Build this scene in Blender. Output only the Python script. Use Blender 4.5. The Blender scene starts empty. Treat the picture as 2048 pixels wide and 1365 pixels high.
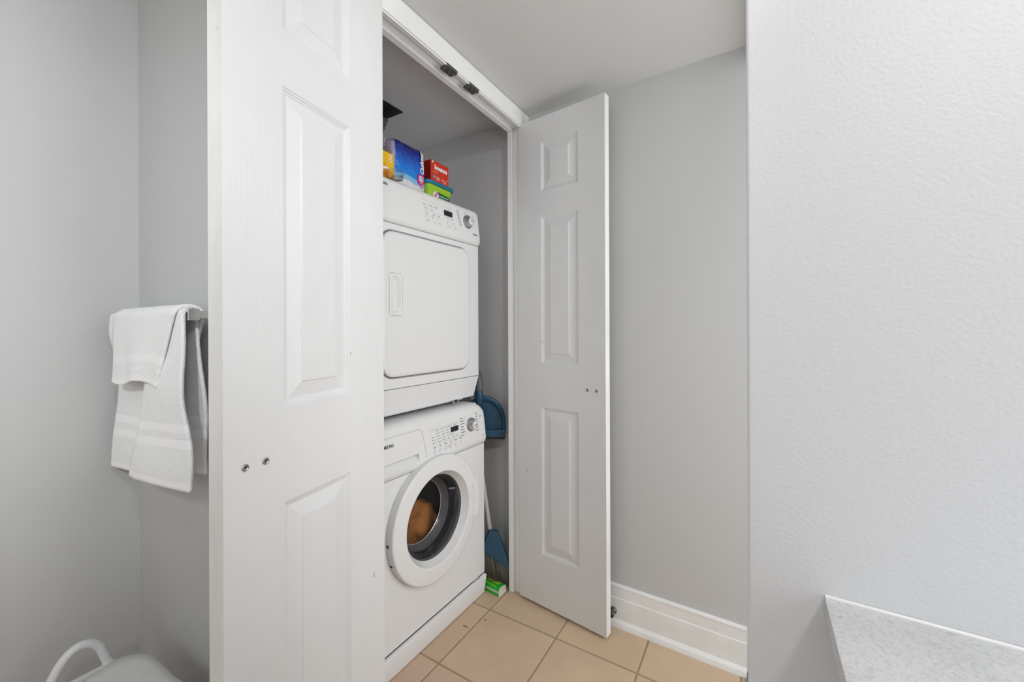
import bpy, bmesh, math, random
from mathutils import Vector, Matrix, noise
random.seed(7)
PI = math.pi
scn = bpy.context.scene
COL = scn.collection

# ------------------------------------------------------------------ camera, world, lights, exposure
TH, ROLL, FPX, HOR, ZC = 0.546284, 0.0039785, 807.5, 657.37, 1.166
fw = Vector((math.cos(TH), math.sin(TH), 0)); rt = Vector((math.sin(TH), -math.cos(TH), 0)); up = Vector((0, 0, 1))
cx = rt * math.cos(ROLL) - up * math.sin(ROLL); cy = rt * math.sin(ROLL) + up * math.cos(ROLL); cz = -fw
cd = bpy.data.cameras.new('camera'); cam = bpy.data.objects.new('camera', cd); COL.objects.link(cam)
cam.matrix_world = Matrix(((cx.x, cy.x, cz.x, 0), (cx.y, cy.y, cz.y, 0), (cx.z, cy.z, cz.z, ZC), (0, 0, 0, 1)))
cd.sensor_width = 36.0; cd.lens = FPX / 2048 * 36.0; cd.shift_x = 0; cd.shift_y = (HOR - 682.5) / 2048
cd.clip_start = 0.02; cd.clip_end = 50
scn.camera = cam
w = bpy.data.worlds.new('world'); scn.world = w; w.use_nodes = True
w.node_tree.nodes['Background'].inputs[0].default_value = (0.9, 0.95, 1, 1); w.node_tree.nodes['Background'].inputs[1].default_value = 0.05
vs = scn.view_settings; vs.view_transform = 'Standard'; vs.look = 'None'; vs.exposure = 0.13; vs.gamma = 1.0; vs.use_curve_mapping = False

def lamp(name, kind, loc, energy, color=(1, 1, 1), size=0.1, target=None, size_y=None):
    d = bpy.data.lights.new(name, kind); d.energy = energy; d.color = color
    o = bpy.data.objects.new(name, d); COL.objects.link(o); o.location = loc
    if kind == 'POINT': d.shadow_soft_size = size
    if kind == 'AREA':
        d.shape = 'RECTANGLE' if size_y else 'DISK'; d.size = size
        if size_y: d.size_y = size_y
        v = (Vector(target) - Vector(loc)).normalized(); o.rotation_euler = v.to_track_quat('-Z', 'Y').to_euler()
    return o
def spot(name, loc, target, energy, angle, blend, size, color=(1, 1, 1)):
    o = lamp(name, 'SPOT', loc, energy, color); o.data.spot_size = angle; o.data.spot_blend = blend; o.data.shadow_soft_size = size
    o.rotation_euler = (Vector(target) - Vector(loc)).to_track_quat('-Z', 'Y').to_euler(); return o
lamp('bathroom_ceiling_lamp', 'POINT', (-0.2, -0.5, 1.95), 13.0, (0.965, 0.98, 1), 0.06)
lamp('left_fill', 'AREA', (-1.6, 0.3, 1.4), 7.5, (0.94, 0.97, 1), 1.0, (1.0, 0.6, 1.0), 1.6)  # unseen fill added from the left for the towels and door edge
lamp('rear_fill', 'AREA', (0.35, -1.45, 1.5), 10.5, (0.965, 0.98, 1), 0.4, (0.6, 1.0, 1.2), 1.2)  # unseen broad fill behind the camera, fitted for tone
lamp('hall_light', 'AREA', (1.1, -1.1, 1.25), 20.0, (0.965, 0.985, 1), 0.8, (1.1, 1.0, 1.2), 2.0)  # unseen area light added in the hall to light the alcove
spot('soffit_fill', (-0.1, -0.1, 1.5), (1.05, 0.5, 2.11), 5.5, 1.08, 0.7, 0.04, (0.97, 0.985, 1))  # fill spot added to brighten the dropped ceiling
spot('closet_fill', (-0.1, -0.05, 1.75), (1.1, 1.0, 1.2), 6.0, 1.4, 0.95, 0.05, (0.97, 0.985, 1))  # fill spot added towards the closet, cone kept off the vanity wall
spot('niche_fill', (-0.75, -0.2, 1.85), (0.06, 1.64, 1.38), 66.0, 1.05, 0.9, 0.08, (0.93, 0.965, 1))  # fill spot added to brighten the niche back wall

# ------------------------------------------------------------------ materials
MATS = {}
def mat(name, col, rough=0.5, metal=0.0, bump=None, var=None, coat=0.0, spec=0.5, specks=None):
    """bump = (scale, strength, (sx,sy,sz), distance); var = (scale, amount): gentle mottling of the base colour."""
    if name in MATS: return MATS[name]
    m = bpy.data.materials.new(name); m.use_nodes = True; nt = m.node_tree; N = nt.nodes; L = nt.links
    p = N['Principled BSDF']; p.inputs['Base Color'].default_value = (*col, 1); p.inputs['Roughness'].default_value = rough
    p.inputs['Metallic'].default_value = metal; p.inputs['Coat Weight'].default_value = coat; p.inputs['Specular IOR Level'].default_value = spec
    tc = None
    def tex(scale, sv=(1, 1, 1), detail=3, rg=0.5):
        nonlocal tc
        if tc is None: tc = N.new('ShaderNodeTexCoord')
        mp = N.new('ShaderNodeMapping'); mp.inputs['Scale'].default_value = sv; L.new(tc.outputs['Object'], mp.inputs['Vector'])
        n = N.new('ShaderNodeTexNoise'); n.inputs['Scale'].default_value = scale; n.inputs['Detail'].default_value = detail; n.inputs['Roughness'].default_value = rg
        L.new(mp.outputs[0], n.inputs['Vector']); return n
    if bump:
        n = tex(bump[0], bump[2] if len(bump) > 2 else (1, 1, 1))
        b = N.new('ShaderNodeBump'); b.inputs['Strength'].default_value = bump[1]; b.inputs['Distance'].default_value = bump[3] if len(bump) > 3 else 0.002
        L.new(n.outputs['Fac'], b.inputs['Height']); L.new(b.outputs[0], p.inputs['Normal'])
    if var:
        n = tex(var[0], var[2] if len(var) > 2 else (1, 1, 1), 4, 0.6)
        r = N.new('ShaderNodeMapRange'); r.inputs['From Min'].default_value = 0.3; r.inputs['From Max'].default_value = 0.7
        r.inputs['To Min'].default_value = 1 - var[1]; r.inputs['To Max'].default_value = 1 + var[1] * 0.4
        L.new(n.outputs['Fac'], r.inputs['Value'])
        mx = N.new('ShaderNodeVectorMath'); mx.operation = 'SCALE'; mx.inputs[0].default_value = col
        L.new(r.outputs[0], mx.inputs['Scale']); L.new(mx.outputs[0], p.inputs['Base Color'])
        if specks:
            n = tex(specks[0], specks[2], 2, 0.5); q = N.new('ShaderNodeMapRange'); q.inputs['From Min'].default_value = specks[1]; q.inputs['From Max'].default_value = specks[1] + 0.03
            q.inputs['To Min'].default_value = 1.0; q.inputs['To Max'].default_value = specks[3]; L.new(n.outputs['Fac'], q.inputs['Value'])
            m2 = N.new('ShaderNodeVectorMath'); m2.operation = 'SCALE'; L.new(mx.outputs[0], m2.inputs[0]); L.new(q.outputs[0], m2.inputs['Scale']); L.new(m2.outputs[0], p.inputs['Base Color'])
    MATS[name] = m; return m

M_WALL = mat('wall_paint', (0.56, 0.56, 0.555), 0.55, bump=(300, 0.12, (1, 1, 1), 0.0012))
M_WALLN = mat('wall_paint_lit_orange_peel', (0.77, 0.775, 0.785), 0.5, bump=(210, 0.30, (1, 1, 1), 0.0013))  # same paint as the other walls, lightened to carry the stronger light here
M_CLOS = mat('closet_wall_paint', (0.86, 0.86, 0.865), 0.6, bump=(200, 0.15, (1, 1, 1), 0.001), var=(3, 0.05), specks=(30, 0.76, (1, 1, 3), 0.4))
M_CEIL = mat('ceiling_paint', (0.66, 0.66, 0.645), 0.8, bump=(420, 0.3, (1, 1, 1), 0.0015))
M_TRIM = mat('trim_paint', (0.88, 0.88, 0.87), 0.35, bump=(60, 0.06, (1, 1, 1), 0.001), var=(9, 0.03))
M_STILE = mat('door_paint_vertical_grain', (0.71, 0.71, 0.71), 0.38, bump=(210, 0.6, (1, 1, 0.045), 0.0007), var=(6, 0.03), specks=(38, 0.755, (1, 1, 0.6), 0.62))
M_RAIL = mat('door_paint_horizontal_grain', (0.71, 0.71, 0.71), 0.38, bump=(210, 0.6, (0.045, 1, 1), 0.0007), var=(6, 0.03))
M_EDGE = mat('door_edge_paint', (0.84, 0.84, 0.82), 0.4, bump=(120, 0.3, (1, 1, 0.1), 0.0006), var=(14, 0.10, (1, 1, 0.25)), specks=(60, 0.72, (1, 1, 0.4), 0.7))
M_BASE = mat('baseboard_paint', (0.88, 0.88, 0.87), 0.4, bump=(50, 0.15, (1, 1, 1), 0.001), var=(11, 0.07))
M_TILE = [mat('floor_tile_%s' % n, c, 0.42, bump=(90, 0.10, (1, 1, 1), 0.001), var=(5, 0.10), specks=(170, 0.58, (1, 1, 1), 0.93)) for n, c in
          (('warm', (0.68, 0.49, 0.335)), ('rose', (0.69, 0.485, 0.35)), ('sand', (0.66, 0.485, 0.325)))]
M_GROUT = mat('tile_grout', (0.40, 0.30, 0.18), 0.9, bump=(300, 0.4), var=(20, 0.15))
M_WHITE = mat('appliance_enamel', (0.80, 0.80, 0.797), 0.22, coat=0.15)
M_PLAST = mat('appliance_plastic', (0.805, 0.805, 0.80), 0.30)
M_DARKGAP = mat('dark_gap', (0.03, 0.03, 0.03), 0.8)
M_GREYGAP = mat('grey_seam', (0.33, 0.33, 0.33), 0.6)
M_PRINT = mat('black_print', (0.03, 0.03, 0.035), 0.5)
M_PRINTG = mat('grey_print', (0.30, 0.30, 0.30), 0.5)
M_SCREEN = mat('display_black', (0.008, 0.008, 0.01), 0.12)
M_CHROME = mat('chrome', (0.78, 0.78, 0.78), 0.22, 1.0)
M_SILVER = mat('silver_plastic', (0.55, 0.55, 0.55), 0.28, 0.75)
M_KNOBRIM = mat('knob_rim', (0.30, 0.30, 0.30), 0.35, 0.6)
M_STEEL = mat('dull_steel', (0.16, 0.155, 0.15), 0.45, 0.8, bump=(150, 0.3), var=(120, 0.3))
M_SCREW = mat('screw_steel', (0.45, 0.45, 0.45), 0.2, 1.0)
M_GASKET = mat('rubber_gasket', (0.045, 0.045, 0.05), 0.45)
M_BOWL = mat('tinted_bowl', (0.035, 0.035, 0.04), 0.12, coat=0.3)
M_BOWLG = mat('grey_bowl_ring', (0.10, 0.10, 0.105), 0.25, coat=0.2)
M_DRUM = mat('drum_steel', (0.03, 0.026, 0.022), 0.35, 0.8)
M_ORANGE = mat('orange_fabric', (0.52, 0.195, 0.045), 0.85, bump=(500, 0.2))
M_BLUEPL = mat('teal_blue_plastic', (0.018, 0.075, 0.135), 0.38, bump=(40, 0.05), var=(30, 0.12))
M_GREYPL = mat('grey_plastic', (0.10, 0.11, 0.125), 0.45)
M_BLACK = mat('black_rubber', (0.012, 0.012, 0.012), 0.6)
M_POLE = mat('white_pole', (0.72, 0.72, 0.72), 0.35)
M_BRIST = mat('grey_bristle', (0.13, 0.115, 0.10), 0.8)
M_VENT = mat('vent_black', (0.012, 0.012, 0.012), 0.7)
M_RED = mat('red_carton', (0.62, 0.035, 0.012), 0.45)
M_REDD = mat('dark_red_carton', (0.36, 0.012, 0.008), 0.5)
M_YEL = mat('yellow_carton', (0.86, 0.50, 0.005), 0.45, var=(22, 0.16, (3, 3, 0.3)))
M_YELD = mat('orange_ink', (0.80, 0.30, 0.01), 0.5)
M_LIME = mat('lime_plastic', (0.36, 0.60, 0.03), 0.3)
M_LID = mat('blue_lid', (0.005, 0.20, 0.36), 0.3)
M_GREEN = mat('dark_green_ink', (0.005, 0.14, 0.035), 0.4)
M_WINK = mat('white_ink', (0.85, 0.85, 0.85), 0.5)
M_PINK = mat('magenta_ink', (0.70, 0.01, 0.22), 0.4)
M_NAVY = mat('navy_ink', (0.01, 0.015, 0.06), 0.5)
M_BROWN = mat('dark_brown_ink', (0.10, 0.012, 0.008), 0.5)
M_PGREEN = mat('packet_green', (0.01, 0.46, 0.03), 0.4)
M_PYEL = mat('packet_yellow', (0.45, 0.60, 0.03), 0.5)
M_PWHITE = mat('packet_white', (0.70, 0.72, 0.62), 0.6, bump=(150, 0.5), var=(60, 0.25))
M_BASKET = mat('white_basket_plastic', (0.76, 0.76, 0.76), 0.3)
M_LINER = mat('grey_cloth', (0.80, 0.80, 0.79), 0.95, bump=(700, 0.25))
M_COUNTER = None
M_CAB = mat('vanity_cabinet', (0.62, 0.62, 0.63), 0.4)
M_CAULK = mat('caulk', (0.85, 0.85, 0.85), 0.35)
M_MARBLE = mat('threshold_marble', (0.30, 0.295, 0.29), 0.35, var=(30, 0.3))

def glass(name, tint, fac=0.12, rough=0.03):
    m = bpy.data.materials.new(name); m.use_nodes = True; nt = m.node_tree; N = nt.nodes; L = nt.links
    N.remove(N['Principled BSDF']); out = N['Material Output']
    t = N.new('ShaderNodeBsdfTransparent'); t.inputs[0].default_value = (*tint, 1)
    g = N.new('ShaderNodeBsdfGlossy'); g.inputs['Roughness'].default_value = rough
    lw = N.new('ShaderNodeLayerWeight'); lw.inputs['Blend'].default_value = 0.5
    pw = N.new('ShaderNodeMath'); pw.operation = 'POWER'; L.new(lw.outputs['Facing'], pw.inputs[0]); pw.inputs[1].default_value = 3.0
    ma = N.new('ShaderNodeMath'); ma.operation = 'MULTIPLY_ADD'; L.new(pw.outputs[0], ma.inputs[0]); ma.inputs[1].default_value = fac; ma.inputs[2].default_value = 0.035
    mx = N.new('ShaderNodeMixShader'); L.new(ma.outputs[0], mx.inputs[0]); L.new(t.outputs[0], mx.inputs[1]); L.new(g.outputs[0], mx.inputs[2])
    L.new(mx.outputs[0], out.inputs['Surface']); return m
M_GLASS = glass('door_glass', (0.85, 0.83, 0.80), 0.25)
M_CUP = glass('clear_cup', (0.90, 0.90, 0.91), 0.55, 0.08)

def mk_counter():
    m = bpy.data.materials.new('speckled_counter'); m.use_nodes = True; nt = m.node_tree; N = nt.nodes; L = nt.links
    p = N['Principled BSDF']; p.inputs['Roughness'].default_value = 0.35
    tc = N.new('ShaderNodeTexCoord')
    cols = []
    for sc, lo, hi, a, b in ((14, 0.35, 0.65, (0.61, 0.615, 0.605), (0.68, 0.67, 0.68)), (330, 0.45, 0.70, (1.02, 1.02, 1.02), (0.84, 0.84, 0.84)), (150, 0.58, 0.78, (1, 1, 1), (0.82, 0.82, 0.81))):
        n = N.new('ShaderNodeTexNoise'); n.inputs['Scale'].default_value = sc; n.inputs['Detail'].default_value = 2; L.new(tc.outputs['Object'], n.inputs['Vector'])
        r = N.new('ShaderNodeValToRGB'); r.color_ramp.elements[0].position = lo; r.color_ramp.elements[1].position = hi
        r.color_ramp.elements[0].color = (*a, 1); r.color_ramp.elements[1].color = (*b, 1); L.new(n.outputs['Fac'], r.inputs[0]); cols.append(r)
    def mul(a, b):
        x = N.new('ShaderNodeVectorMath'); x.operation = 'MULTIPLY'; L.new(a.outputs[0], x.inputs[0]); L.new(b.outputs[0], x.inputs[1]); return x
    L.new(mul(mul(cols[0], cols[1]), cols[2]).outputs[0], p.inputs['Base Color']); return m
M_COUNTER = mk_counter()

def mk_terry(name, bands):
    """terry loops as fine relief; flat woven bands (v ranges on the UV map) with ridges at their borders"""
    m = bpy.data.materials.new(name); m.use_nodes = True; nt = m.node_tree; N = nt.nodes; L = nt.links
    p = N['Principled BSDF']; p.inputs['Base Color'].default_value = (0.96, 0.96, 0.955, 1); p.inputs['Roughness'].default_value = 0.95
    p.inputs['Sheen Weight'].default_value = 0.25
    tc = N.new('ShaderNodeTexCoord'); uv = N.new('ShaderNodeUVMap'); sp = N.new('ShaderNodeSeparateXYZ'); L.new(uv.outputs[0], sp.inputs[0])
    n1 = N.new('ShaderNodeTexNoise'); n1.inputs['Scale'].default_value = 420; n1.inputs['Detail'].default_value = 3; L.new(tc.outputs['Object'], n1.inputs['Vector'])
    n2 = N.new('ShaderNodeTexNoise'); n2.inputs['Scale'].default_value = 75; n2.inputs['Detail'].default_value = 2; L.new(tc.outputs['Object'], n2.inputs['Vector'])
    def math2(op, a, b):
        x = N.new('ShaderNodeMath'); x.operation = op
        for i, q in enumerate((a, b)):
            if isinstance(q, (int, float)): x.inputs[i].default_value = q
            else: L.new(q, x.inputs[i])
        return x.outputs[0]
    terry = math2('ADD', n1.outputs['Fac'], math2('MULTIPLY', n2.outputs['Fac'], 0.7))
    mask = None
    for lo, hi in bands:
        inside = math2('MULTIPLY', math2('GREATER_THAN', sp.outputs['Y'], lo), math2('LESS_THAN', sp.outputs['Y'], hi))
        mask = inside if mask is None else math2('MAXIMUM', mask, inside)
    wv = math2('MULTIPLY', math2('SINE', math2('MULTIPLY', sp.outputs['Y'], 1900.0), 0.0), 0.012)
    h = math2('ADD', math2('MULTIPLY', terry, math2('SUBTRACT', 1.0, mask)), math2('MULTIPLY', math2('ADD', wv, 0.15), mask))
    b = N.new('ShaderNodeBump'); b.inputs['Strength'].default_value = 1.0; b.inputs['Distance'].default_value = 0.0026
    L.new(h, b.inputs['Height']); L.new(b.outputs[0], p.inputs['Normal']); return m

def mk_pack():
    m = bpy.data.materials.new('tissue_pack_film'); m.use_nodes = True; nt = m.node_tree; N = nt.nodes; L = nt.links
    p = N['Principled BSDF']; p.inputs['Roughness'].default_value = 0.22; p.inputs['Coat Weight'].default_value = 0.3
    tc = N.new('ShaderNodeTexCoord'); sp = N.new('ShaderNodeSeparateXYZ'); L.new(tc.outputs['Object'], sp.inputs[0])
    nz = N.new('ShaderNodeTexNoise'); nz.inputs['Scale'].default_value = 14; L.new(tc.outputs['Object'], nz.inputs['Vector'])
    ad = N.new('ShaderNodeMath'); ad.operation = 'MULTIPLY_ADD'; L.new(nz.outputs['Fac'], ad.inputs[0]); ad.inputs[1].default_value = 0.03; L.new(sp.outputs['Z'], ad.inputs[2])
    mr = N.new('ShaderNodeMapRange'); mr.inputs['From Min'].default_value = 0.0; mr.inputs['From Max'].default_value = 0.2; L.new(ad.outputs[0], mr.inputs['Value'])
    r = N.new('ShaderNodeValToRGB'); L.new(mr.outputs[0], r.inputs[0]); e = r.color_ramp.elements
    e[0].position = 0.0; e[0].color = (0.72, 0.70, 0.70, 1); e[1].position = 1.0; e[1].color = (0.42, 0.005, 0.12, 1)
    for pos, c in ((0.26, (0.70, 0.70, 0.72)), (0.27, (0.25, 0.50, 0.72)), (0.36, (0.22, 0.46, 0.70)), (0.37, (0.002, 0.24, 0.72)), (0.58, (0.002, 0.13, 0.62)), (0.80, (0.003, 0.025, 0.30)), (0.955, (0.003, 0.008, 0.12)), (0.965, (0.42, 0.005, 0.12))):
        q = e.new(pos); q.color = (*c, 1)
    r2 = N.new('ShaderNodeValToRGB'); mr2 = N.new('ShaderNodeMapRange'); mr2.inputs['From Min'].default_value = -0.1; mr2.inputs['From Max'].default_value = 0.1
    L.new(sp.outputs['X'], mr2.inputs['Value']); L.new(mr2.outputs[0], r2.inputs[0]); r2.color_ramp.interpolation = 'CONSTANT'
    e = r2.color_ramp.elements; e[0].position = 0; e[0].color = (1, 1, 1, 1); e[1].position = 0.095; e[1].color = (0.5, 0.5, 0.5, 1); q = e.new(0.118); q.color = (0, 0, 0, 1)
    mx = N.new('ShaderNodeMix'); mx.data_type = 'RGBA'; L.new(r2.outputs[0], mx.inputs['Factor']); L.new(r.outputs[0], mx.inputs['A'])
    mx.inputs['B'].default_value = (0.55, 0.48, 0.62, 1); L.new(mx.outputs['Result'], p.inputs['Base Color'])
    n3 = N.new('ShaderNodeTexNoise'); n3.inputs['Scale'].default_value = 26; n3.inputs['Detail'].default_value = 4; n3.inputs['Distortion'].default_value = 1.2; L.new(tc.outputs['Object'], n3.inputs['Vector'])
    b = N.new('ShaderNodeBump'); b.inputs['Strength'].default_value = 0.7; b.inputs['Distance'].default_value = 0.01; L.new(n3.outputs['Fac'], b.inputs['Height']); L.new(b.outputs[0], p.inputs['Normal'])
    return m
M_PACK = mk_pack()

# ------------------------------------------------------------------ helpers
sst = lambda t: 0 if t <= 0 else 1 if t >= 1 else t * t * (3 - 2 * t)
class MB:
    def __init__(s): s.v = []; s.f = []; s.m = []; s.sm = []
    def add(s, vs, fs, mi=0, smooth=False):
        o = len(s.v); s.v += [tuple(a) for a in vs]
        for f in fs: s.f.append([i + o for i in f]); s.m.append(mi); s.sm.append(smooth)
        return s
    def box(s, x0, x1, y0, y1, z0, z1, mi=0):
        return s.add([(x0, y0, z0), (x1, y0, z0), (x1, y1, z0), (x0, y1, z0), (x0, y0, z1), (x1, y0, z1), (x1, y1, z1), (x0, y1, z1)],
                     [(0, 3, 2, 1), (4, 5, 6, 7), (0, 1, 5, 4), (1, 2, 6, 5), (2, 3, 7, 6), (3, 0, 4, 7)], mi)
    def prism(s, pts, a, b, axis='y', mi=0, smooth=False):
        n = len(pts)
        def P(p, t): return {'y': (p[0], t, p[1]), 'x': (t, p[0], p[1]), 'z': (p[0], p[1], t)}[axis]
        s.add([P(p, a) for p in pts] + [P(p, b) for p in pts], [(i, (i + 1) % n, n + (i + 1) % n, n + i) for i in range(n)], mi, smooth)
        o = len(s.v) - 2 * n; s.f += [[o + i for i in range(n)][::-1], [o + n + i for i in range(n)]]; s.m += [mi, mi]; s.sm += [False, False]
        return s
    def lathe(s, prof, org=(0, 0, 0), ax=(0, -1, 0), n=32, mi=0, a0=0, a1=2 * PI, mis=None):
        """prof: (radius, height along ax)"""
        ax = Vector(ax).normalized(); e1 = ax.orthogonal().normalized(); e2 = ax.cross(e1); o = Vector(org); full = abs(a1 - a0 - 2 * PI) < 1e-6
        k = n if full else n + 1; vs = []
        for r, h in prof:
            for i in range(k):
                t = a0 + (a1 - a0) * i / n; vs.append(o + ax * h + (e1 * math.cos(t) + e2 * math.sin(t)) * r)
        b = len(s.v); s.v += [tuple(q) for q in vs]
        for j in range(len(prof) - 1):
            for i in range(n):
                i2 = (i + 1) % k; s.f.append([b + j * k + i, b + j * k + i2, b + (j + 1) * k + i2, b + (j + 1) * k + i])
                s.m.append(mis[j] if mis else mi); s.sm.append(True)
        for j, rev in ((0, True), (len(prof) - 1, False)):
            if prof[j][0] > 1e-5 and full and getattr(s, 'caps', True):
                f = [b + j * k + i for i in range(k)]; s.f.append(f[::-1] if rev else f); s.m.append(mis[min(j, len(mis) - 1)] if mis else mi); s.sm.append(False)
        return s
    def tube(s, pts, rad, n=10, mi=0, cap=True):
        pts = [Vector(p) for p in pts]; R = rad if isinstance(rad, (list, tuple)) else [rad] * len(pts); b = len(s.v); ref = None
        for i, p in enumerate(pts):
            t = (pts[min(i + 1, len(pts) - 1)] - pts[max(i - 1, 0)]).normalized()
            e1 = t.orthogonal().normalized() if ref is None else (ref - t * ref.dot(t)).normalized()
            ref = e1; e2 = t.cross(e1)
            for k in range(n): a = 2 * PI * k / n; s.v.append(tuple(p + (e1 * math.cos(a) + e2 * math.sin(a)) * R[i]))
        for i in range(len(pts) - 1):
            for k in range(n): k2 = (k + 1) % n; s.f.append([b + i * n + k, b + i * n + k2, b + (i + 1) * n + k2, b + (i + 1) * n + k]); s.m.append(mi); s.sm.append(True)
        if cap:
            s.f.append([b + k for k in range(n)][::-1]); s.f.append([b + (len(pts) - 1) * n + k for k in range(n)]); s.m += [mi, mi]; s.sm += [False, False]
        return s
    def grid(s, nu, nv, fn, mi=0, smooth=True, skip=None, wrap=False):
        b = len(s.v)
        for j in range(nv + 1):
            for i in range(nu + 1): s.v.append(tuple(fn(i, j)))
        for j in range(nv):
            for i in range(nu):
                if skip and skip(i, j): continue
                a = b + j * (nu + 1) + i; s.f.append([a, a + 1, a + nu + 2, a + nu + 1]); s.m.append(mi); s.sm.append(smooth)
        return s
    def poly(s, pts, mi=0): return s.add(pts, [list(range(len(pts)))], mi)
    def map(s, fn): s.v = [tuple(fn(*p)) for p in s.v]; return s
    def build(s, name, mats, parent=None, loc=(0, 0, 0), rz=0, bevel=0, seg=2, fix=True, shift=(0, 0, 0)):
        me = bpy.data.meshes.new(name); me.from_pydata([(a + shift[0], b + shift[1], c + shift[2]) for a, b, c in s.v], [], s.f)
        for q in (mats if isinstance(mats, (list, tuple)) else [mats]): me.materials.append(q)
        me.polygons.foreach_set('material_index', s.m); me.polygons.foreach_set('use_smooth', s.sm)
        if fix:
            bm = bmesh.new(); bm.from_mesh(me); bmesh.ops.remove_doubles(bm, verts=bm.verts, dist=1e-6); bmesh.ops.recalc_face_normals(bm, faces=bm.faces); bm.to_mesh(me); bm.free()
        o = bpy.data.objects.new(name, me); COL.objects.link(o); o.location = loc; o.rotation_euler = (0, 0, rz)
        if parent: o.parent = parent
        if bevel:
            for q in me.polygons: q.use_smooth = True
            b = o.modifiers.new('bevel', 'BEVEL'); b.width = bevel; b.segments = seg; b.limit_method = 'ANGLE'; b.angle_limit = math.radians(40); b.harden_normals = True
        return o

def thing(name, label, cat, loc=(0, 0, 0), rz=0, group=None):
    o = bpy.data.objects.new(name, None); o.empty_display_size = 0.05; COL.objects.link(o); o.location = loc; o.rotation_euler = (0, 0, rz)
    return tag(o, label, cat, group)
def tag(o, label, cat, group=None):
    o['label'] = label; o['category'] = cat
    if group: o['group'] = group
    return o
def struct(o): o['kind'] = 'structure'; return o

_fonts = []
def glyphs(mb, s, x, z, size, mi=0, align='CENTER', bold=0.0, shear=0.0, rot=0.0, sx=1.0, yf=None, y=0.0, off=0.0004):
    """writing laid on a front face (x right, z up, facing -y); yf(x,z) gives the face's depth"""
    cu = bpy.data.curves.new('t', 'FONT'); cu.body = s; cu.size = size; cu.align_x = align; cu.align_y = 'CENTER'; cu.shear = shear; cu.offset = bold; cu.resolution_u = 2
    ob = bpy.data.objects.new('t', cu); COL.objects.link(ob); bpy.context.view_layer.update()
    me = bpy.data.meshes.new_from_object(ob.evaluated_get(bpy.context.evaluated_depsgraph_get()))
    c, q = math.cos(rot), math.sin(rot); vs = []
    for v in me.vertices:
        a, b = v.co.x * sx, v.co.y; X, Z = x + a * c - b * q, z + a * q + b * c
        vs.append((X, (yf(X, Z) if yf else y) - off, Z))
    mb.add(vs, [list(p.vertices) for p in me.polygons], mi)
    bpy.data.objects.remove(ob); bpy.data.curves.remove(cu); bpy.data.meshes.remove(me)
def dash(mb, x0, x1, z0, z1, mi=0, yf=None, y=0.0, off=0.0004):
    Y = lambda a, b: (yf(a, b) if yf else y) - off
    mb.add([(x0, Y(x0, z0), z0), (x1, Y(x1, z0), z0), (x1, Y(x1, z1), z1), (x0, Y(x0, z1), z1)], [(0, 1, 2, 3)], mi)
def disc(mb, x, z, r, mi=0, yf=None, y=0.0, off=0.0004, n=20, r_in=0, rz=None):
    rz = rz or r
    P = lambda rr, rzz, i: (lambda X, Z: (X, (yf(X, Z) if yf else y) - off, Z))(x + rr * math.cos(2 * PI * i / n), z + rzz * math.sin(2 * PI * i / n))
    if r_in:
        mb.add([P(r, rz, i) for i in range(n)] + [P(r_in, r_in * rz / r, i) for i in range(n)], [(i, (i + 1) % n, n + (i + 1) % n, n + i) for i in range(n)], mi)
    else: mb.add([P(r, rz, i) for i in range(n)], [list(range(n))], mi)
def rrect(x0, x1, z0, z1, r, k=5):
    pts = []
    for cx_, cz_, a in ((x1 - r, z1 - r, 0), (x0 + r, z1 - r, PI / 2), (x0 + r, z0 + r, PI), (x1 - r, z0 + r, 1.5 * PI)):
        for i in range(k + 1): t = a + PI / 2 * i / k; pts.append((cx_ + r * math.cos(t), cz_ + r * math.sin(t)))
    return pts
def ringstack(mb, loops, mi=0, smooth=False, cap0=False, cap1=True):
    """loops of equal length joined in order"""
    n = len(loops[0]); b = len(mb.v)
    for l in loops: mb.v += [tuple(p) for p in l]
    for j in range(len(loops) - 1):
        for i in range(n): i2 = (i + 1) % n; mb.f.append([b + j * n + i, b + j * n + i2, b + (j + 1) * n + i2, b + (j + 1) * n + i]); mb.m.append(mi); mb.sm.append(smooth)
    if cap0: mb.f.append([b + i for i in range(n)][::-1]); mb.m.append(mi); mb.sm.append(False)
    if cap1: mb.f.append([b + (len(loops) - 1) * n + i for i in range(n)]); mb.m.append(mi); mb.sm.append(False)

# ------------------------------------------------------------------ room shell
CH = 2.112                      # ceiling height
YF = 0.885                      # closet front (room side)
XB, YA = 0.47, 1.64             # outer side of the closet, back of the niche
XL, YB = -1.75, -1.55           # far left wall, wall behind the camera
XN, YN = 0.595, 0.0115           # vanity wall and its outer corner
def xr(y): return 1.568 + 0.013 * (y - 0.05)      # right wall, a touch out of square
JL, JR = 0.733, 1.535           # door jamb faces
CB, CXL, CXR, CCH = 1.84, 0.575, 1.66, 2.155      # closet inside: back, left, right, ceiling

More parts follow.
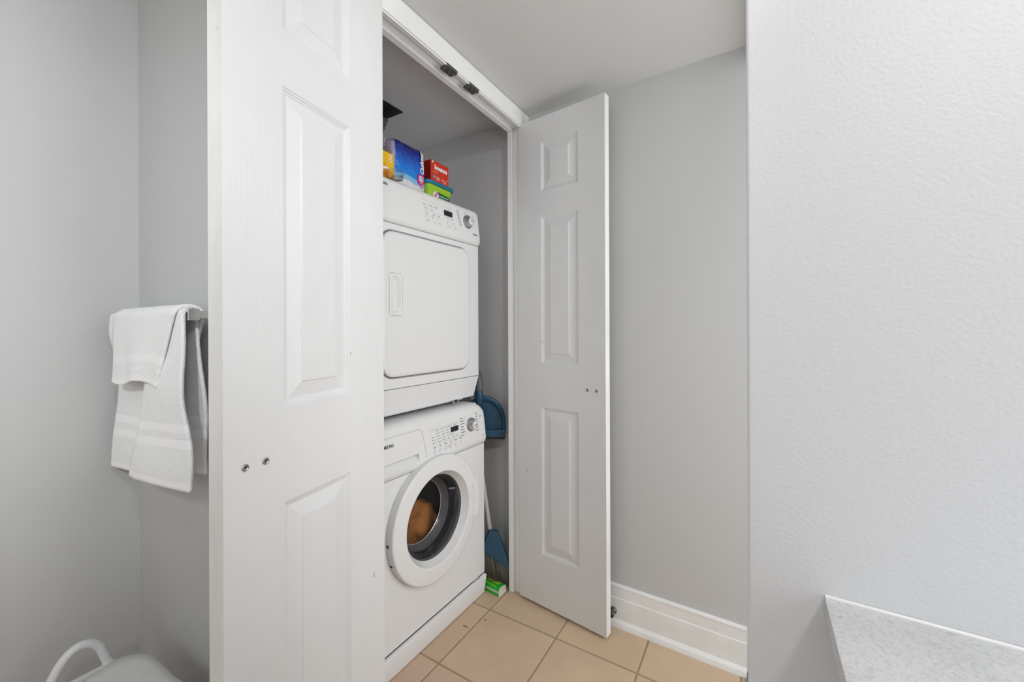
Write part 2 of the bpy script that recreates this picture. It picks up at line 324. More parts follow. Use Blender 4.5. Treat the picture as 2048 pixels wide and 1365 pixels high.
fl = struct(MB().box(XL, 2.0, -2.1, 2.1, -0.05, -0.0014).build('floor', M_GROUT))
PX, PY, OX, OY, G = 0.3145, 0.301, 1.0665, 0.3515, 0.0033
tile_meshes = []
for k in range(3):
    t = MB().box(0, PX - 2 * G, 0, PY - 2 * G, -0.008, 0.0)
    o = t.build('tile', M_TILE[k]); bm = bmesh.new(); bm.from_mesh(o.data)
    bmesh.ops.bevel(bm, geom=[e for e in bm.edges if all(v.co.z > -0.001 for v in e.verts)], offset=0.0014, segments=1, affect='EDGES'); bm.to_mesh(o.data); bm.free()
    tile_meshes.append(o.data); bpy.data.objects.remove(o)
for i in range(-9, 3):
    for j in range(-8, 6):
        x, y = OX + i * PX, OY + j * PY
        if x + PX < XL or y + PY < (YB if x < XN else -2.0) or x > 1.7 or y > 1.9: continue
        o = bpy.data.objects.new('tile', tile_meshes[(i * 5 + j * 3) % 3]); COL.objects.link(o); o.location = (x + G, y + G, random.uniform(-0.0005, 0.0004)); o.parent = fl

CB_H = 2.42                     # bathroom ceiling; the bay in front of the closet is dropped to CH
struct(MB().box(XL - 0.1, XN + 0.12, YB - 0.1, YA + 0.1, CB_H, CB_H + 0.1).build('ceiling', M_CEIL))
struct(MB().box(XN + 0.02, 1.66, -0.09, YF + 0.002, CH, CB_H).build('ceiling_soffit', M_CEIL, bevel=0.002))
struct(MB().box(CXL - 0.02, CXR + 0.05, YF + 0.05, CB + 0.05, CCH, CCH + 0.08).build('ceiling_closet', M_CLOS))
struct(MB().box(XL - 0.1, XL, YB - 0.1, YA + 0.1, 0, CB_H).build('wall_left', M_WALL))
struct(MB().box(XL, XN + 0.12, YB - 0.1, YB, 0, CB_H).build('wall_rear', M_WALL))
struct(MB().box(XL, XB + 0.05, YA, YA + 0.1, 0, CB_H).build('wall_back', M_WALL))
struct(MB().box(XN, XN + 0.12, -2.1, YN, 0, CB_H).build('wall_near', M_WALLN, bevel=0.004, seg=3))
# the doorway behind the vanity wall opens on a lit hall
struct(MB().box(XN + 0.12, 1.62, -0.09, -0.02, 2.05, CB_H).build('wall_entry', M_WALL))
struct(MB().box(XN + 0.12, 2.0, -2.1, -2.0, 0, CB_H).box(1.75, 1.85, -2.0, -0.09, 0, CB_H).build('wall_hall', M_WALL))
struct(MB().box(XN + 0.12, 1.85, -2.1, -0.09, CB_H, CB_H + 0.08).build('ceiling_hall', M_CEIL))
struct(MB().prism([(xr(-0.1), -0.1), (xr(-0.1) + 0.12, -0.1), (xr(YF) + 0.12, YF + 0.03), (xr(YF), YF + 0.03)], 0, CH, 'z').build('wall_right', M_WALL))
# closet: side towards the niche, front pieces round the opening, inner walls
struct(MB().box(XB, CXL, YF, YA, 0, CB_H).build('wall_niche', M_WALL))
struct(MB().box(CXL, JL - 0.016, YF + 0.001, YF + 0.075, 0, CB_H).box(JL - 0.016, 1.66, YF + 0.003, YF + 0.075, 2.071, CCH).box(JR + 0.016, 1.70, YF + 0.03, YF + 0.075, 0, CCH).build('wall_front', M_WALL))
struct(MB().box(CXL - 0.1, CXR + 0.1, CB, CB + 0.08, 0, CCH).build('wall_closet_back', M_CLOS))
struct(MB().box(CXR, CXR + 0.08, YF + 0.03, CB, 0, CCH).build('wall_closet_right', M_CLOS))
struct(MB().box(CXL - 0.004, CXL, YF + 0.075, CB, 0, CCH).build('wall_closet_left', M_CLOS))

# door frame: jambs, head, stops, casing; two ball catches under the head
fr = thing('trim_1', 'white painted closet door frame with ball catches under its head', 'door frame'); del fr['category']; struct(fr)
HZ = 2.050
MB().box(JR, JR + 0.018, YF - 0.004, 0.950, 0, HZ + 0.018).build('jamb', M_TRIM, fr, bevel=0.001)
MB().box(JL - 0.018, JL, YF - 0.004, 0.950, 0, HZ + 0.018).build('jamb', M_TRIM, fr, bevel=0.001)
MB().box(JL, JR, YF - 0.004, 0.950, HZ, HZ + 0.018).build('head_jamb', M_TRIM, fr, bevel=0.001)
MB().box(JR - 0.014, JR, 0.922, 0.946, 0, HZ - 0.0135).build('stop', M_TRIM, fr, bevel=0.002)
MB().box(JL, JL + 0.014, 0.922, 0.946, 0, HZ - 0.0135).build('stop', M_TRIM, fr, bevel=0.002)
MB().box(JL, JR, 0.922, 0.946, HZ - 0.013, HZ).build('stop', M_TRIM, fr, bevel=0.002)
def casing(a, b): return [(YF, a), (YF - 0.0165, a), (YF - 0.017, a + 0.002), (YF - 0.017, b - 0.004), (YF - 0.012, b), (YF, b)]
MB().prism(casing(2.0415, CH - 0.0005), JL - 0.07, xr(YF) - 0.0005, 'x').build('casing', M_TRIM, fr)
MB().box(JL, 1.504, YF - 0.011, YF, 2.0355, 2.0415).box(JL, 1.504, YF - 0.0165, YF - 0.0135, 2.0318, 2.0362).box(JL, 1.504, YF - 0.0140, YF - 0.011, 2.0352, 2.0372).build('casing_bead', M_TRIM, fr, bevel=0.0008)
MB().box(JR + 0.006, xr(YF) - 0.0005, YF - 0.015, YF, 0, 2.041).build('casing', M_TRIM, fr, bevel=0.002)
MB().box(JL - 0.07, JL - 0.006, YF - 0.015, YF, 0, 2.041).build('casing', M_TRIM, fr, bevel=0.002)
for cxm in (1.0495, 1.173):
    m = MB().prism(rrect(cxm - 0.029, cxm + 0.029, YF - 0.0195, YF + 0.014, 0.006, 2), 2.0300, 2.0345, 'z').box(cxm - 0.027, cxm + 0.027, YF - 0.0192, YF - 0.0168, 2.0345, 2.0405)
    ct = m.build('ball_catch', M_STEEL, fr, bevel=0.0012); ct['label'] = 'dark metal catch plate'
    MB().lathe([(0.0085, 0), (0.0085, 0.0015), (0.006, 0.0025), (0.0045, 0.0012), (0, 0.0012)], (cxm, YF - 0.002, 2.0300), (0, 0, -1), 14).build('strike', M_STEEL, ct)
    for sx_ in (-0.021, 0.021): MB().lathe([(0.0035, 0), (0.003, 0.001), (0, 0.0012)], (cxm + sx_, YF - 0.003, 2.0300), (0, 0, -1), 10).build('screw', M_SCREW, ct)

# doors: moulded three-panel leaves
DW, DT, DZ0, DZ1 = 0.403, 0.0348, 0.012, 2.0435
PANELS = [(0.227, 0.838), (1.020, 1.629), (1.736, 1.940)]; PXA, PXB = 0.117, 0.290
PROF = [(0, 0), (0.0022, 0.0022), (0.0045, 0.0026), (0.0065, 0.0050), (0.0088, 0.0054), (0.0110, 0.0072), (0.014, 0.0074), (0.041, 0.0022), (0.043, 0.0004), (0.047, 0.0)]
def door(name, label, loc, rz, sg):
    mb = MB()
    for y0, d in ((0.0, 1), (DT, -1)):
        Y = lambda t: sg * (y0 + d * t)
        def q(x0, x1, z0, z1, mi): mb.add([(x0, Y(0), z0), (x1, Y(0), z0), (x1, Y(0), z1), (x0, Y(0), z1)], [(0, 1, 2, 3)], mi)
        q(0, PXA, DZ0, DZ1, 0); q(PXB, DW, DZ0, DZ1, 0)
        zz = DZ0
        for a, b in PANELS:
            q(PXA, PXB, zz, a, 1); zz = b
            loops = [[(PXA + t, Y(dp), a + t), (PXB - t, Y(dp), a + t), (PXB - t, Y(dp), b - t), (PXA + t, Y(dp), b - t)] for t, dp in PROF]
            ringstack(mb, loops, 0)
        q(PXA, PXB, zz, DZ1, 1)
    a, b = 0.0, sg * DT
    for P in ([(0, a, DZ0), (0, b, DZ0), (0, b, DZ1), (0, a, DZ1)], [(DW, a, DZ0), (DW, b, DZ0), (DW, b, DZ1), (DW, a, DZ1)],
              [(0, a, DZ0), (DW, a, DZ0), (DW, b, DZ0), (0, b, DZ0)], [(0, a, DZ1), (DW, a, DZ1), (DW, b, DZ1), (0, b, DZ1)]): mb.poly(P, 2)
    o = mb.build(name, [M_STILE, M_RAIL, M_EDGE], loc=loc, rz=rz); struct(o); o['label'] = label
    for sx_ in (0.328, 0.366):
        s = MB().lathe([(0.0064, 0), (0.0064, 0.0012), (0.0058, 0.0020), (0.0046, 0.0020), (0.0042, 0.0013), (0.0026, 0.0013), (0.0014, 0.0004), (0, 0.0004)], (sx_, 0, 0.928), (0, -sg, 0), 20, mis=[0, 0, 0, 1, 0, 1, 1])
        s.build('screw', [M_SCREW, M_GASKET], o)
    kx = 0.347
    for sx_ in (0.328, 0.366): MB().lathe([(0.006, 0), (0.005, 0.022), (0, 0.022)], (sx_, sg * DT, 0.928), (0, sg, 0), 12).build('handle_post', M_CHROME, o)
    MB().box(0.318, 0.376, min(sg * (DT + 0.02), sg * (DT + 0.028)), max(sg * (DT + 0.02), sg * (DT + 0.028)), 0.921, 0.935).build('handle', M_CHROME, o, bevel=0.002)
    for hz in (0.2, 1.03, 1.85):
        MB().lathe([(0.005, 0), (0.005, 0.07), (0, 0.07)], (-0.004, sg * (DT - 0.002), hz), (0, 0, 1), 10).build('hinge', M_TRIM, o)
    return o
door('door_1', 'white three-panel closet door in front, folded back against the niche corner', (0.714, 0.82, 0), math.atan2(-math.sin(math.radians(10.5)), -math.cos(math.radians(10.5))), -1)
door('door_2', 'white three-panel closet door open beside the right wall', (1.510, 0.883, 0), math.atan2(-0.400, -0.047), 1)

# baseboards
bp = [(0, 0), (-0.024, 0), (-0.024, 0.004), (-0.021, 0.018), (-0.014, 0.027), (-0.0125, 0.029), (-0.0125, 0.108), (-0.0105, 0.1115), (-0.0105, 0.150), (-0.0125, 0.152), (-0.0115, 0.157), (-0.006, 0.160), (0, 0.160)]
mb = MB().prism(bp, 0.034, YF - 0.016, 'y').map(lambda x, y, z: (x + xr(y) - 0.0005, y, z))
struct(mb.build('baseboard_right', M_BASE))
struct(MB().prism([(YA + p[0], p[1]) for p in bp], XL, XB, 'x').build('baseboard_back', M_BASE))
struct(MB().prism([(XB + p[0], p[1]) for p in bp], YF, YA - 0.025, 'y').build('baseboard_niche', M_BASE))
struct(MB().prism([(xr(0) - 0.6, 0), (xr(0) + 0.03, 0), (xr(0) + 0.03, 0.009), (xr(0) - 0.6, 0.009)], -0.09, 0.0335, 'y').build('trim_2', M_MARBLE, bevel=0.002))

# ------------------------------------------------------------------ closet ceiling vent and duct
vx, vy = 1.315, 1.375
v = thing('exhaust_vent', 'square black exhaust vent in the closet ceiling', 'vent', (vx, vy, CCH))
MB().prism([(-0.26, 0), (0, 0), (0, 0.24), (-0.26, 0.24)], -0.004, -0.0005, 'z').build('flange', M_VENT, v, bevel=0.001)
mb = MB()
for x0, x1, y0, y1 in ((-0.215, -0.045, 0.035, 0.055), (-0.215, -0.045, 0.175, 0.195), (-0.215, -0.195, 0.055, 0.175), (-0.065, -0.045, 0.055, 0.175)): mb.box(x0, x1, y0, y1, -0.012, -0.004)
mb.build('collar', M_BLACK, v)
dct = thing('dryer_duct', 'dark grey flexible duct hanging under the closet ceiling vent', 'duct', (1.247, 1.43, CCH - 0.012))
mb = MB(); pts = []
for i in range(40):
    t = i / 39; pts.append((0.0, 0.035 + 0.20 * t, 0.0 - 0.085 * math.sin(min(1, t * 2) * PI / 2) - 0.02 * t))
mb.tube(pts, [0.05 + (0.004 if i % 2 else -0.002) for i in range(40)], 18); mb.build('hose', M_GREYPL, dct)

# ------------------------------------------------------------------ washer
def corner(cxy, rot, half):   # root at the middle of the front, given the right front corner
    return (cxy[0] - half * math.cos(rot), cxy[1] - half * math.sin(rot))
WR = math.radians(-0.7); wx, wy = corner((1.458, 1.034), WR, 0.318)
W = thing('washing_machine', 'white front-loading washing machine under the dryer, round glass door', 'washing machine', (wx, wy, 0), WR)
HW = 0.318
def holeplate(mb, x0, x1, z0, z1, hx, hz, r, y, mi=0, n=64):
    def edge(t):
        c, s = math.cos(t), math.sin(t); k = 1e9
        if c > 1e-9: k = min(k, (x1 - hx) / c)
        if c < -1e-9: k = min(k, (x0 - hx) / c)
        if s > 1e-9: k = min(k, (z1 - hz) / s)
        if s < -1e-9: k = min(k, (z0 - hz) / s)
        return (hx + c * k, y, hz + s * k)
    ang = sorted([2 * PI * i / n for i in range(n)] + [math.atan2(zz - hz, xx - hx) % (2 * PI) for xx in (x0, x1) for zz in (z0, z1)])
    outer = [edge(t) for t in ang]; inner = [(hx + r * math.cos(t), y, hz + r * math.sin(t)) for t in ang]
    ringstack(mb, [outer, inner], mi, cap1=False)
DCZ = 0.465
mb = MB(); holeplate(mb, -HW, HW, 0.0930, 0.662, 0, DCZ, 0.165, 0.0)
mb.add([(-HW, 0, 0.0930), (HW, 0, 0.0930), (HW, 0, 0.662), (-HW, 0, 0.662), (-HW, 0.60, 0.0930), (HW, 0.60, 0.0930), (HW, 0.60, 0.835), (-HW, 0.60, 0.835), (-HW, 0.045, 0.835), (HW, 0.045, 0.835), (-HW, 0.03, 0.662), (HW, 0.03, 0.662)],
       [(0, 1, 5, 4), (1, 2, 11, 9, 6, 5), (0, 4, 7, 8, 10, 3), (4, 5, 6, 7), (8, 9, 6, 7), (2, 3, 10, 11), (8, 9, 11, 10)])
mb.build('body', M_WHITE, W)
MB().prism([(0.0, 0.003), (-0.014, 0.083), (-0.012, 0.088), (-0.004, 0.0895), (0.55, 0.0895), (0.55, 0.003)], -HW + 0.002, HW - 0.002, 'x').build('kick_panel', M_WHITE, W, bevel=0.002)
MB().box(0.236, 0.262, -0.006, 0.004, 0.0890, 0.0945).box(0.262, 0.274, -0.008, 0.004, 0.0890, 0.0925).build('kick_clip', M_SILVER, W, bevel=0.001)
MB().box(-HW + 0.003, HW - 0.003, -0.0008, 0.5, 0.0885, 0.0932).build('kick_gap', M_DARKGAP, W)
# console
WP = [(0.663, 0.005), (0.6645, -0.001), (0.670, -0.006), (0.680, -0.0105), (0.692, -0.012), (0.7225, -0.0085), (0.76, -0.004), (0.803, 0.001), (0.822, 0.0045), (0.832, 0.010), (0.838, 0.018), (0.8415, 0.030), (0.843, 0.050), (0.843, 0.12)]
def interp(P, z):
    if z <= P[0][0]: return P[0][1]
    for (a, b), (c, d) in zip(P, P[1:]):
        if z <= c and c > a: return b + (d - b) * (z - a) / (c - a)
    return P[-1][1]
wf = lambda x, z: interp(WP[:-2], z)
def console(hw, prof, r, name, parent, mtl, hole=None, shift=(0, 0, 0)):
    xs = [-hw, -hw + 0.002, -hw + 0.006] + [-hw + 0.012 + (2 * hw - 0.024) * i / 40 for i in range(41)] + [hw - 0.006, hw - 0.002, hw]
    if hole: xs = sorted(x for x in xs if not (hole[0] < x < hole[1])) ; xs = sorted(set(xs + [hole[0], hole[1]]))
    rr = [hw - r + r * math.sin(PI / 2 * i / 6) for i in range(7)]; xs = sorted(set([x for x in xs if abs(x) < hw - r] + rr + [-q for q in rr]))
    zt = prof[-1][0]; mb = MB(); n = len(xs) - 1
    def fn(i, j):
        x = xs[i]; z, y = prof[j]; e = abs(x) - (hw - r); drop = 0
        if e > 0: drop = r - math.sqrt(max(0, r * r - e * e))
        lim = zt - drop; zz = z if z < zt - r else (zt - r) + (z - (zt - r)) * (lim - (zt - r)) / r
        en = max(0, abs(x) - (hw - 0.006)) / 0.006
        return (x, y + 0.005 * en * en, zz)
    sk = (lambda i, j: hole[0] - 1e-6 <= xs[i] and xs[i + 1] <= hole[1] + 1e-6 and prof[j][0] >= hole[2] - 1e-6 and prof[j + 1][0] <= hole[3] + 1e-6) if hole else None
    mb.grid(n, len(prof) - 1, fn, skip=sk)
    for i in (0, n): mb.poly([fn(i, j) for j in range(len(prof))] + [(xs[i], prof[-1][1], prof[0][0])])
    return mb.build(name, mtl, parent, shift=shift)
wc = console(HW + 0.004, WP, 0.052, 'console', W, M_PLAST, hole=(-0.300, -0.052, 0.680, 0.803))
# detergent drawer with a scooped handle
zs = [0.680, 0.6915, 0.692, 0.696, 0.702, 0.709, 0.716, 0.7215, 0.7225, 0.76, 0.803]; xs = [-0.300, -0.29, -0.2895] + [-0.2895 + 0.199 * i / 12 for i in range(1, 13)] + [-0.0885, -0.0868, -0.0860, -0.052]
def dfn(i, j):
    x, z = xs[i], zs[j]; y = wf(x, z)
    if -0.2896 < x < -0.0862 and 0.6919 < z < 0.7222:
        k = 1.0 if x < -0.0900 else (0.75 if x < -0.088 else 0.4)
        t = (z - 0.692) / 0.0295; y += 0.020 * k * math.sin(min(1, t * 1.02) * PI / 2) ** 1.4
    return (x, y, z)
dr = MB().grid(len(xs) - 1, len(zs) - 1, dfn, smooth=True).build('detergent_drawer', M_PLAST, W, fix=True)
sm_ = dr.modifiers.new('edge', 'EDGE_SPLIT'); sm_.split_angle = math.radians(35)
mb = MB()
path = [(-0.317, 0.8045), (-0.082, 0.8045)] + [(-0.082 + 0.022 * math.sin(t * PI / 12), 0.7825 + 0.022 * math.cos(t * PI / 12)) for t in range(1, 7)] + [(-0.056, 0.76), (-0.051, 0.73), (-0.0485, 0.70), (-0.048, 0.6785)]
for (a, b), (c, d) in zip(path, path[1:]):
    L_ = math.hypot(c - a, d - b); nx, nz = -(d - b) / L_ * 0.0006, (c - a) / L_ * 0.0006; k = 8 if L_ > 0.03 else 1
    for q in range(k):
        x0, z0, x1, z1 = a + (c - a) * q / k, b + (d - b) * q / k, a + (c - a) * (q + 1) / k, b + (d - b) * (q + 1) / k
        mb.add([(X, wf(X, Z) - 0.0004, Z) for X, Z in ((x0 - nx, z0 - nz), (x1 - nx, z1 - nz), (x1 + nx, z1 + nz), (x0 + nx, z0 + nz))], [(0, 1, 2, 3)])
mb.build('drawer_seam_shade', M_GREYGAP, dr, fix=False)  # flat grey strip drawn in place of the groove's shade
mb = MB(); glyphs(mb, 'SAMSUNG', -0.1955, 0.7772, 0.0150, align='RIGHT', bold=0.0006, yf=wf, sx=0.80); mb.build('lettering', M_PRINT, dr, fix=False)
def knob(parent, x, z, yf, R, name='control_knob'):
    y = yf(x, z)
    k = MB().lathe([(R, -0.004), (R, 0.003), (R * 0.93, 0.0055), (R * 0.84, 0.0055), (R * 0.80, 0.0045)], (x, y, z), (0, -1, 0), 40, mis=[0, 0, 0, 0]).build(name, M_KNOBRIM, parent)
    MB().lathe([(R * 0.80, 0), (R * 0.76, 0.008), (R * 0.66, 0.013), (R * 0.62, 0.022), (R * 0.60, 0.0235)], (x, y, z), (0, -1, 0), 40).build('grip', M_SILVER, k)
    MB().lathe([(R * 0.60, 0.0232), (R * 0.585, 0.0248), (0, 0.0252)], (x, y, z), (0, -1, 0), 32).build('cap', M_PLAST, k)
    mb = MB()
    for i in range(28):
        t = 2 * PI * i / 28; c, s = math.cos(t), math.sin(t); r0, r1, hw_ = R * 0.86, R * 0.93, 0.0004
        mb.add([(x + c * r0 - s * hw_, y - 0.0058, z + s * r0 + c * hw_), (x + c * r1 - s * hw_, y - 0.0058, z + s * r1 + c * hw_), (x + c * r1 + s * hw_, y - 0.0058, z + s * r1 - c * hw_), (x + c * r0 + s * hw_, y - 0.0058, z + s * r0 - c * hw_)], [(0, 1, 2, 3)], 0)
    glyphs(mb, '\u25B7II', x, z, R * 0.42, y=y - 0.0252, bold=0.0001)
    mb.build('markings', M_PRINT, k, fix=False)['kind'] = 'stuff'; return k
def button(parent, x, z, yf, r=0.0078):
    y = yf(x, z); b = MB().lathe([(r, 0), (r, 0.0016), (r * 0.86, 0.0024), (0, 0.0026)], (x, y, z), (0, -1, 0), 24).build('button', M_PLAST, parent)
    mb = MB(); disc(mb, x, z, r * 1.10, 0, y=y, off=0.0005, n=24, r_in=r * 1.0); mb.build('button_gap', M_GREYGAP, b, fix=False)
knob(W, 0.2209, 0.7623, wf, 0.0285)
for x, z in ((-0.0031, 0.7018), (0.0262, 0.7031), (0.0573, 0.7037), (0.0878, 0.7046), (0.1183, 0.705), (0.1475, 0.7057)): button(W, x, z, wf)
mb = MB(); mb.prism(rrect(0.0925, 0.1375, 0.7572, 0.7772, 0.002, 2), -0.002, 0.006, 'y').map(lambda x, y, z: (x, y - 0.003, z)); mb.build('display', M_SCREEN, W)
mb = MB()
for x0, x1, z in ((-0.0276, 0.1453, 0.7885), (-0.0152, 0.1569, 0.7325)):
    for q in range(6): dash(mb, x0 + (x1 - x0) * q / 6, x0 + (x1 - x0) * (q + 1) / 6, z, z + 0.0007, 1, wf)
for x, z in [(0.0096, 0.7816), (0.0379, 0.7819), (0.0662, 0.7823), (0.0883, 0.7829), (0.1142, 0.7833), (0.0119, 0.7712), (0.0409, 0.7713), (0.0693, 0.7722), (-0.0145, 0.7603), (0.0139, 0.7602), (0.0439, 0.7612), (0.0711, 0.7618), (-0.0123, 0.7498), (0.0159, 0.7502), (0.0453, 0.7505), (0.0732, 0.7515), (0.0955, 0.7507), (-0.0106, 0.7398), (0.0182, 0.7399), (0.0468, 0.7405), (0.0747, 0.7407), (0.0986, 0.7404), (0.1232, 0.7402)]:
    dash(mb, x - 0.0016, x + 0.0016, z - 0.0017, z + 0.0017, 0, wf); wd = random.uniform(0.008, 0.014)
    q = x + 0.0036
    while q < x + 0.0036 + wd: e = q + random.uniform(0.0014, 0.0026); dash(mb, q, e, z - 0.0012, z + random.choice((0.0006, 0.0012)), 1, wf); q = e + 0.0006
for (x, z), s in zip(((-0.0038, 0.7237), (0.0256, 0.7249), (0.0575, 0.7249), (0.0873, 0.7250), (0.1165, 0.7256), (0.1483, 0.7262)), ('Signal', 'Temp.', 'Soil Level', 'Spin', 'Delay Start', 'My Cycle')):
    glyphs(mb, s, x, z - 0.0005, 0.0052, 0, yf=wf, sx=0.85, bold=0.00012); dash(mb, x - 0.008, x + 0.008, z - 0.0052, z - 0.0044, 1, wf)
for i in range(7):
    z = 0.7985 - i * 0.0112; q = 0.153
    while q < 0.170 + 0.004 * (i % 3): e = q + random.uniform(0.0016, 0.003); dash(mb, q, e, z - 0.0016, z + 0.0014, 0, wf); q = e + 0.0007
    dash(mb, 0.176, 0.190, z - 0.0002, z + 0.0003, 1, wf); z = 0.8015 - i * 0.0118; q = 0.254 + 0.002 * (i % 2)
    while q < 0.268: e = q + random.uniform(0.0016, 0.003); dash(mb, q, e, z - 0.0016, z + 0.0014, 0, wf); q = e + 0.0007
disc(mb, 0.2880, 0.785, 0.0055, 1, wf, r_in=0.0045); disc(mb, 0.2880, 0.785, 0.0026, 0, wf, r_in=0.0017)
disc(mb, 0.0735, 0.7085, 0.0022, 0, wf); dash(mb, 0.290, 0.303, 0.700, 0.7022, 1, wf)
mb.build('printed_legend', [M_PRINT, M_PRINTG], W, fix=False)['kind'] = 'stuff'
# porthole door
rg = [(0.2262, -0.002), (0.2285, 0.003), (0.2285, 0.0035), (0.2285, 0.0235), (0.2285, 0.024), (0.2275, 0.0275), (0.2250, 0.0300), (0.2220, 0.0310), (0.2210, 0.0312), (0.1720, 0.0340), (0.1712, 0.0340), (0.1690, 0.0330), (0.1675, 0.0310), (0.1670, 0.0300), (0.1545, 0.0075), (0.1542, 0.0070), (0.1515, 0.0045), (0.150, -0.004)]
pd = MB(); pd.caps = False
pd = pd.lathe(rg, (0, -0.001, DCZ), (0, -1, 0), 96).build('porthole_door', M_PLAST, W)
bw = MB(); bw.caps = False
bw.lathe([(0.1515, 0.0045), (0.1500, 0.0005), (0.1475, -0.004), (0.1470, -0.005), (0.1400, -0.020), (0.1392, -0.022), (0.1350, -0.045), (0.1345, -0.046), (0.126, -0.066), (0.118, -0.076)], (0, -0.001, DCZ), (0, -1, 0), 96, mis=[1, 1, 1, 0, 0, 0, 0, 1, 1]).build('bowl_rim', [M_BOWL, M_BOWLG], pd)
gl = MB(); gl.caps = False
gl.lathe([(0.118, -0.076), (0.112, -0.0775), (0.08, -0.084), (0.04, -0.088), (0.0, -0.089)], (0, 0, DCZ), (0, -1, 0), 72).build('glass', M_GLASS, pd)
be = MB(); be.caps = False
be.lathe([(0.119, -0.0745), (0.1195, -0.073), (0.117, -0.0725), (0.1165, -0.0745)], (0, 0, DCZ), (0, -1, 0), 72).build('bowl_edge', M_CHROME, pd)
mb = MB(); t0 = 0.40
glyphs(mb, 'HOT', 0, 0, 0.0135, 0, bold=0.0003)
mb.map(lambda x, y, z: (0.1405 * math.cos(t0 + z / 0.14) , -0.0, DCZ + 0.1405 * math.sin(t0 + z / 0.14)) if False else (lambda rr, tt, dd: (rr * math.cos(tt), dd, DCZ + rr * math.sin(tt)))(0.1385 - 0.26 * (x * -1 * 0 + 0), t0 + z / 0.14, 0.0215 + x * -0.9))
mb.map(lambda x, y, z: ((lambda r, t: ((interp([(0.004, 0.1468), (0.020, 0.1397), (0.045, 0.1337), (0.066, 0.1257)], y) - 0.0006) * math.cos(t), y, DCZ + (interp([(0.004, 0.1468), (0.020, 0.1397), (0.045, 0.1337), (0.066, 0.1257)], y) - 0.0006) * math.sin(t)))(0, math.atan2(z - DCZ, x))))
mb.build('hot_lettering', M_WINK, pd, fix=False)
mb = MB()
for rr0, rr1, a0, a1 in ((0.196, 0.2275, -19, 21),):
    n = 24; lo = []; hi = []
    for i in range(n + 1):
        t = math.radians(a0 + (a1 - a0) * i / n); u = i / n
        ri = 0.197 + (0.014 if u > 0.93 else 0.0) * (u - 0.93) / 0.07
        lo.append((ri * math.cos(t), ri * math.sin(t))); hi.append((0.2295 * math.cos(t), 0.2295 * math.sin(t)))
    mb.prism([(a, DCZ + b) for a, b in lo + hi[::-1]], -0.0378, -0.018, 'y')
mb.build('door_handle', M_PLAST, pd, bevel=0.0012)
for a in (-0.010, -0.080):
    ex = -math.sqrt(0.2285 ** 2 - a * a); MB().box(ex - 0.0004, ex + 0.008, -0.0140, -0.0045, DCZ + a - 0.0045, DCZ + a + 0.0045).build('hinge_slot', M_DARKGAP, pd)
gk = MB(); gk.caps = False
gk.lathe([(0.165, -0.001), (0.160, -0.02), (0.150, -0.06), (0.160, -0.085), (0.172, -0.10)], (0, 0, DCZ), (0, -1, 0), 64).build('gasket', M_GASKET, W)
dm = MB(); dm.caps = False
dm.lathe([(0.172, -0.10), (0.215, -0.105), (0.218, -0.40), (0.19, -0.41), (0.0, -0.415)], (0, 0, DCZ), (0, -1, 0), 48).build('drum', M_DRUM, W)

# the garment in the drum
bm = bmesh.new(); bmesh.ops.create_icosphere(bm, subdivisions=5, radius=1)
for v_ in bm.verts:
    p = v_.co.copy(); q = p + Vector((0.25 * noise.noise(p * 1.7), 0.25 * noise.noise(p * 1.7 + Vector((5, 0, 0))), 0.25 * noise.noise(p * 1.7 + Vector((0, 7, 0)))))
    k = 1 + 0.12 * noise.noise(p * 2.0)
    for fx, fz, fr, am in ((0.8, 0.6, 3.4, 0.10), (-0.45, 0.9, 4.6, 0.07), (0.95, -0.3, 7.0, 0.035)):   # cloth folds: sharp valleys between rounded rolls
        k += am * (abs(math.sin(fr * (q.x * fx + q.z * fz + 0.4 * q.y))) ** 0.7 - 0.6)
    v_.co = Vector((p.x * 0.095, p.y * 0.075, p.z * 0.105)) * k
me = bpy.data.meshes.new('crumpled_garment'); bm.to_mesh(me); bm.free()
for q in me.polygons: q.use_smooth = True
me.materials.append(M_ORANGE)
g = bpy.data.objects.new('crumpled_garment', me); COL.objects.link(g); g.location = (wx + 0.090, wy + 0.185, 0.343)
tag(g, 'crumpled orange-brown garment lying behind the round glass washer door', 'clothing')

# ------------------------------------------------------------------ dryer
DR = math.radians(-1.4); dx_, dy_ = corner((1.458, 1.066), DR, 0.318); DB = 0.8555
D = thing('tumble_dryer', 'white tumble dryer stacked on top of the washing machine', 'dryer', (dx_, dy_, DB), DR); SH = (0, 0, -DB)
HD = 0.326
MB().box(-HD, HD, 0.0, 0.60, 0.957, 1.532).box(-HD + 0.004, HD - 0.004, 0.05, 0.60, 0.87, 0.957).box(-HD + 0.002, HD - 0.002, 0.05, 0.60, 1.532, 1.691).build('body', M_WHITE, D, bevel=0.003, shift=SH)
mb = MB(); F0 = [(-HD, 0.001, 0.9555), (HD, 0.001, 0.9555), (HD - 0.016, 0.018, 0.866), (-HD + 0.016, 0.018, 0.866)]; F1 = [(x, 0.06, z) for x, y, z in F0]
ringstack(mb, [F0, F1], 0, cap0=True, cap1=True); mb.build('lower_panel', M_WHITE, D, bevel=0.0015, shift=SH)
MB().box(-HD + 0.003, HD - 0.004, 0.006, 0.05, 0.9545, 0.9585).build('panel_gap', M_DARKGAP, D, shift=SH)
sk = MB().box(-HD + 0.02, HD - 0.06, 0.045, 0.5, 0.8555, 0.872).build('stacking_frame', M_PLAST, D, shift=SH)
mb = MB().box(0.188, 0.217, 0.026, 0.030, 0.8480, 0.8640); br = mb.build('stacking_bracket', M_PLAST, D, shift=(0, 0.002, -DB + 0.0015))
MB().box(0.1905, 0.212, 0.0245, 0.0265, 0.8495, 0.8632).build('bracket_slot', M_DARKGAP, br, shift=(0, 0.002, -DB + 0.0015))
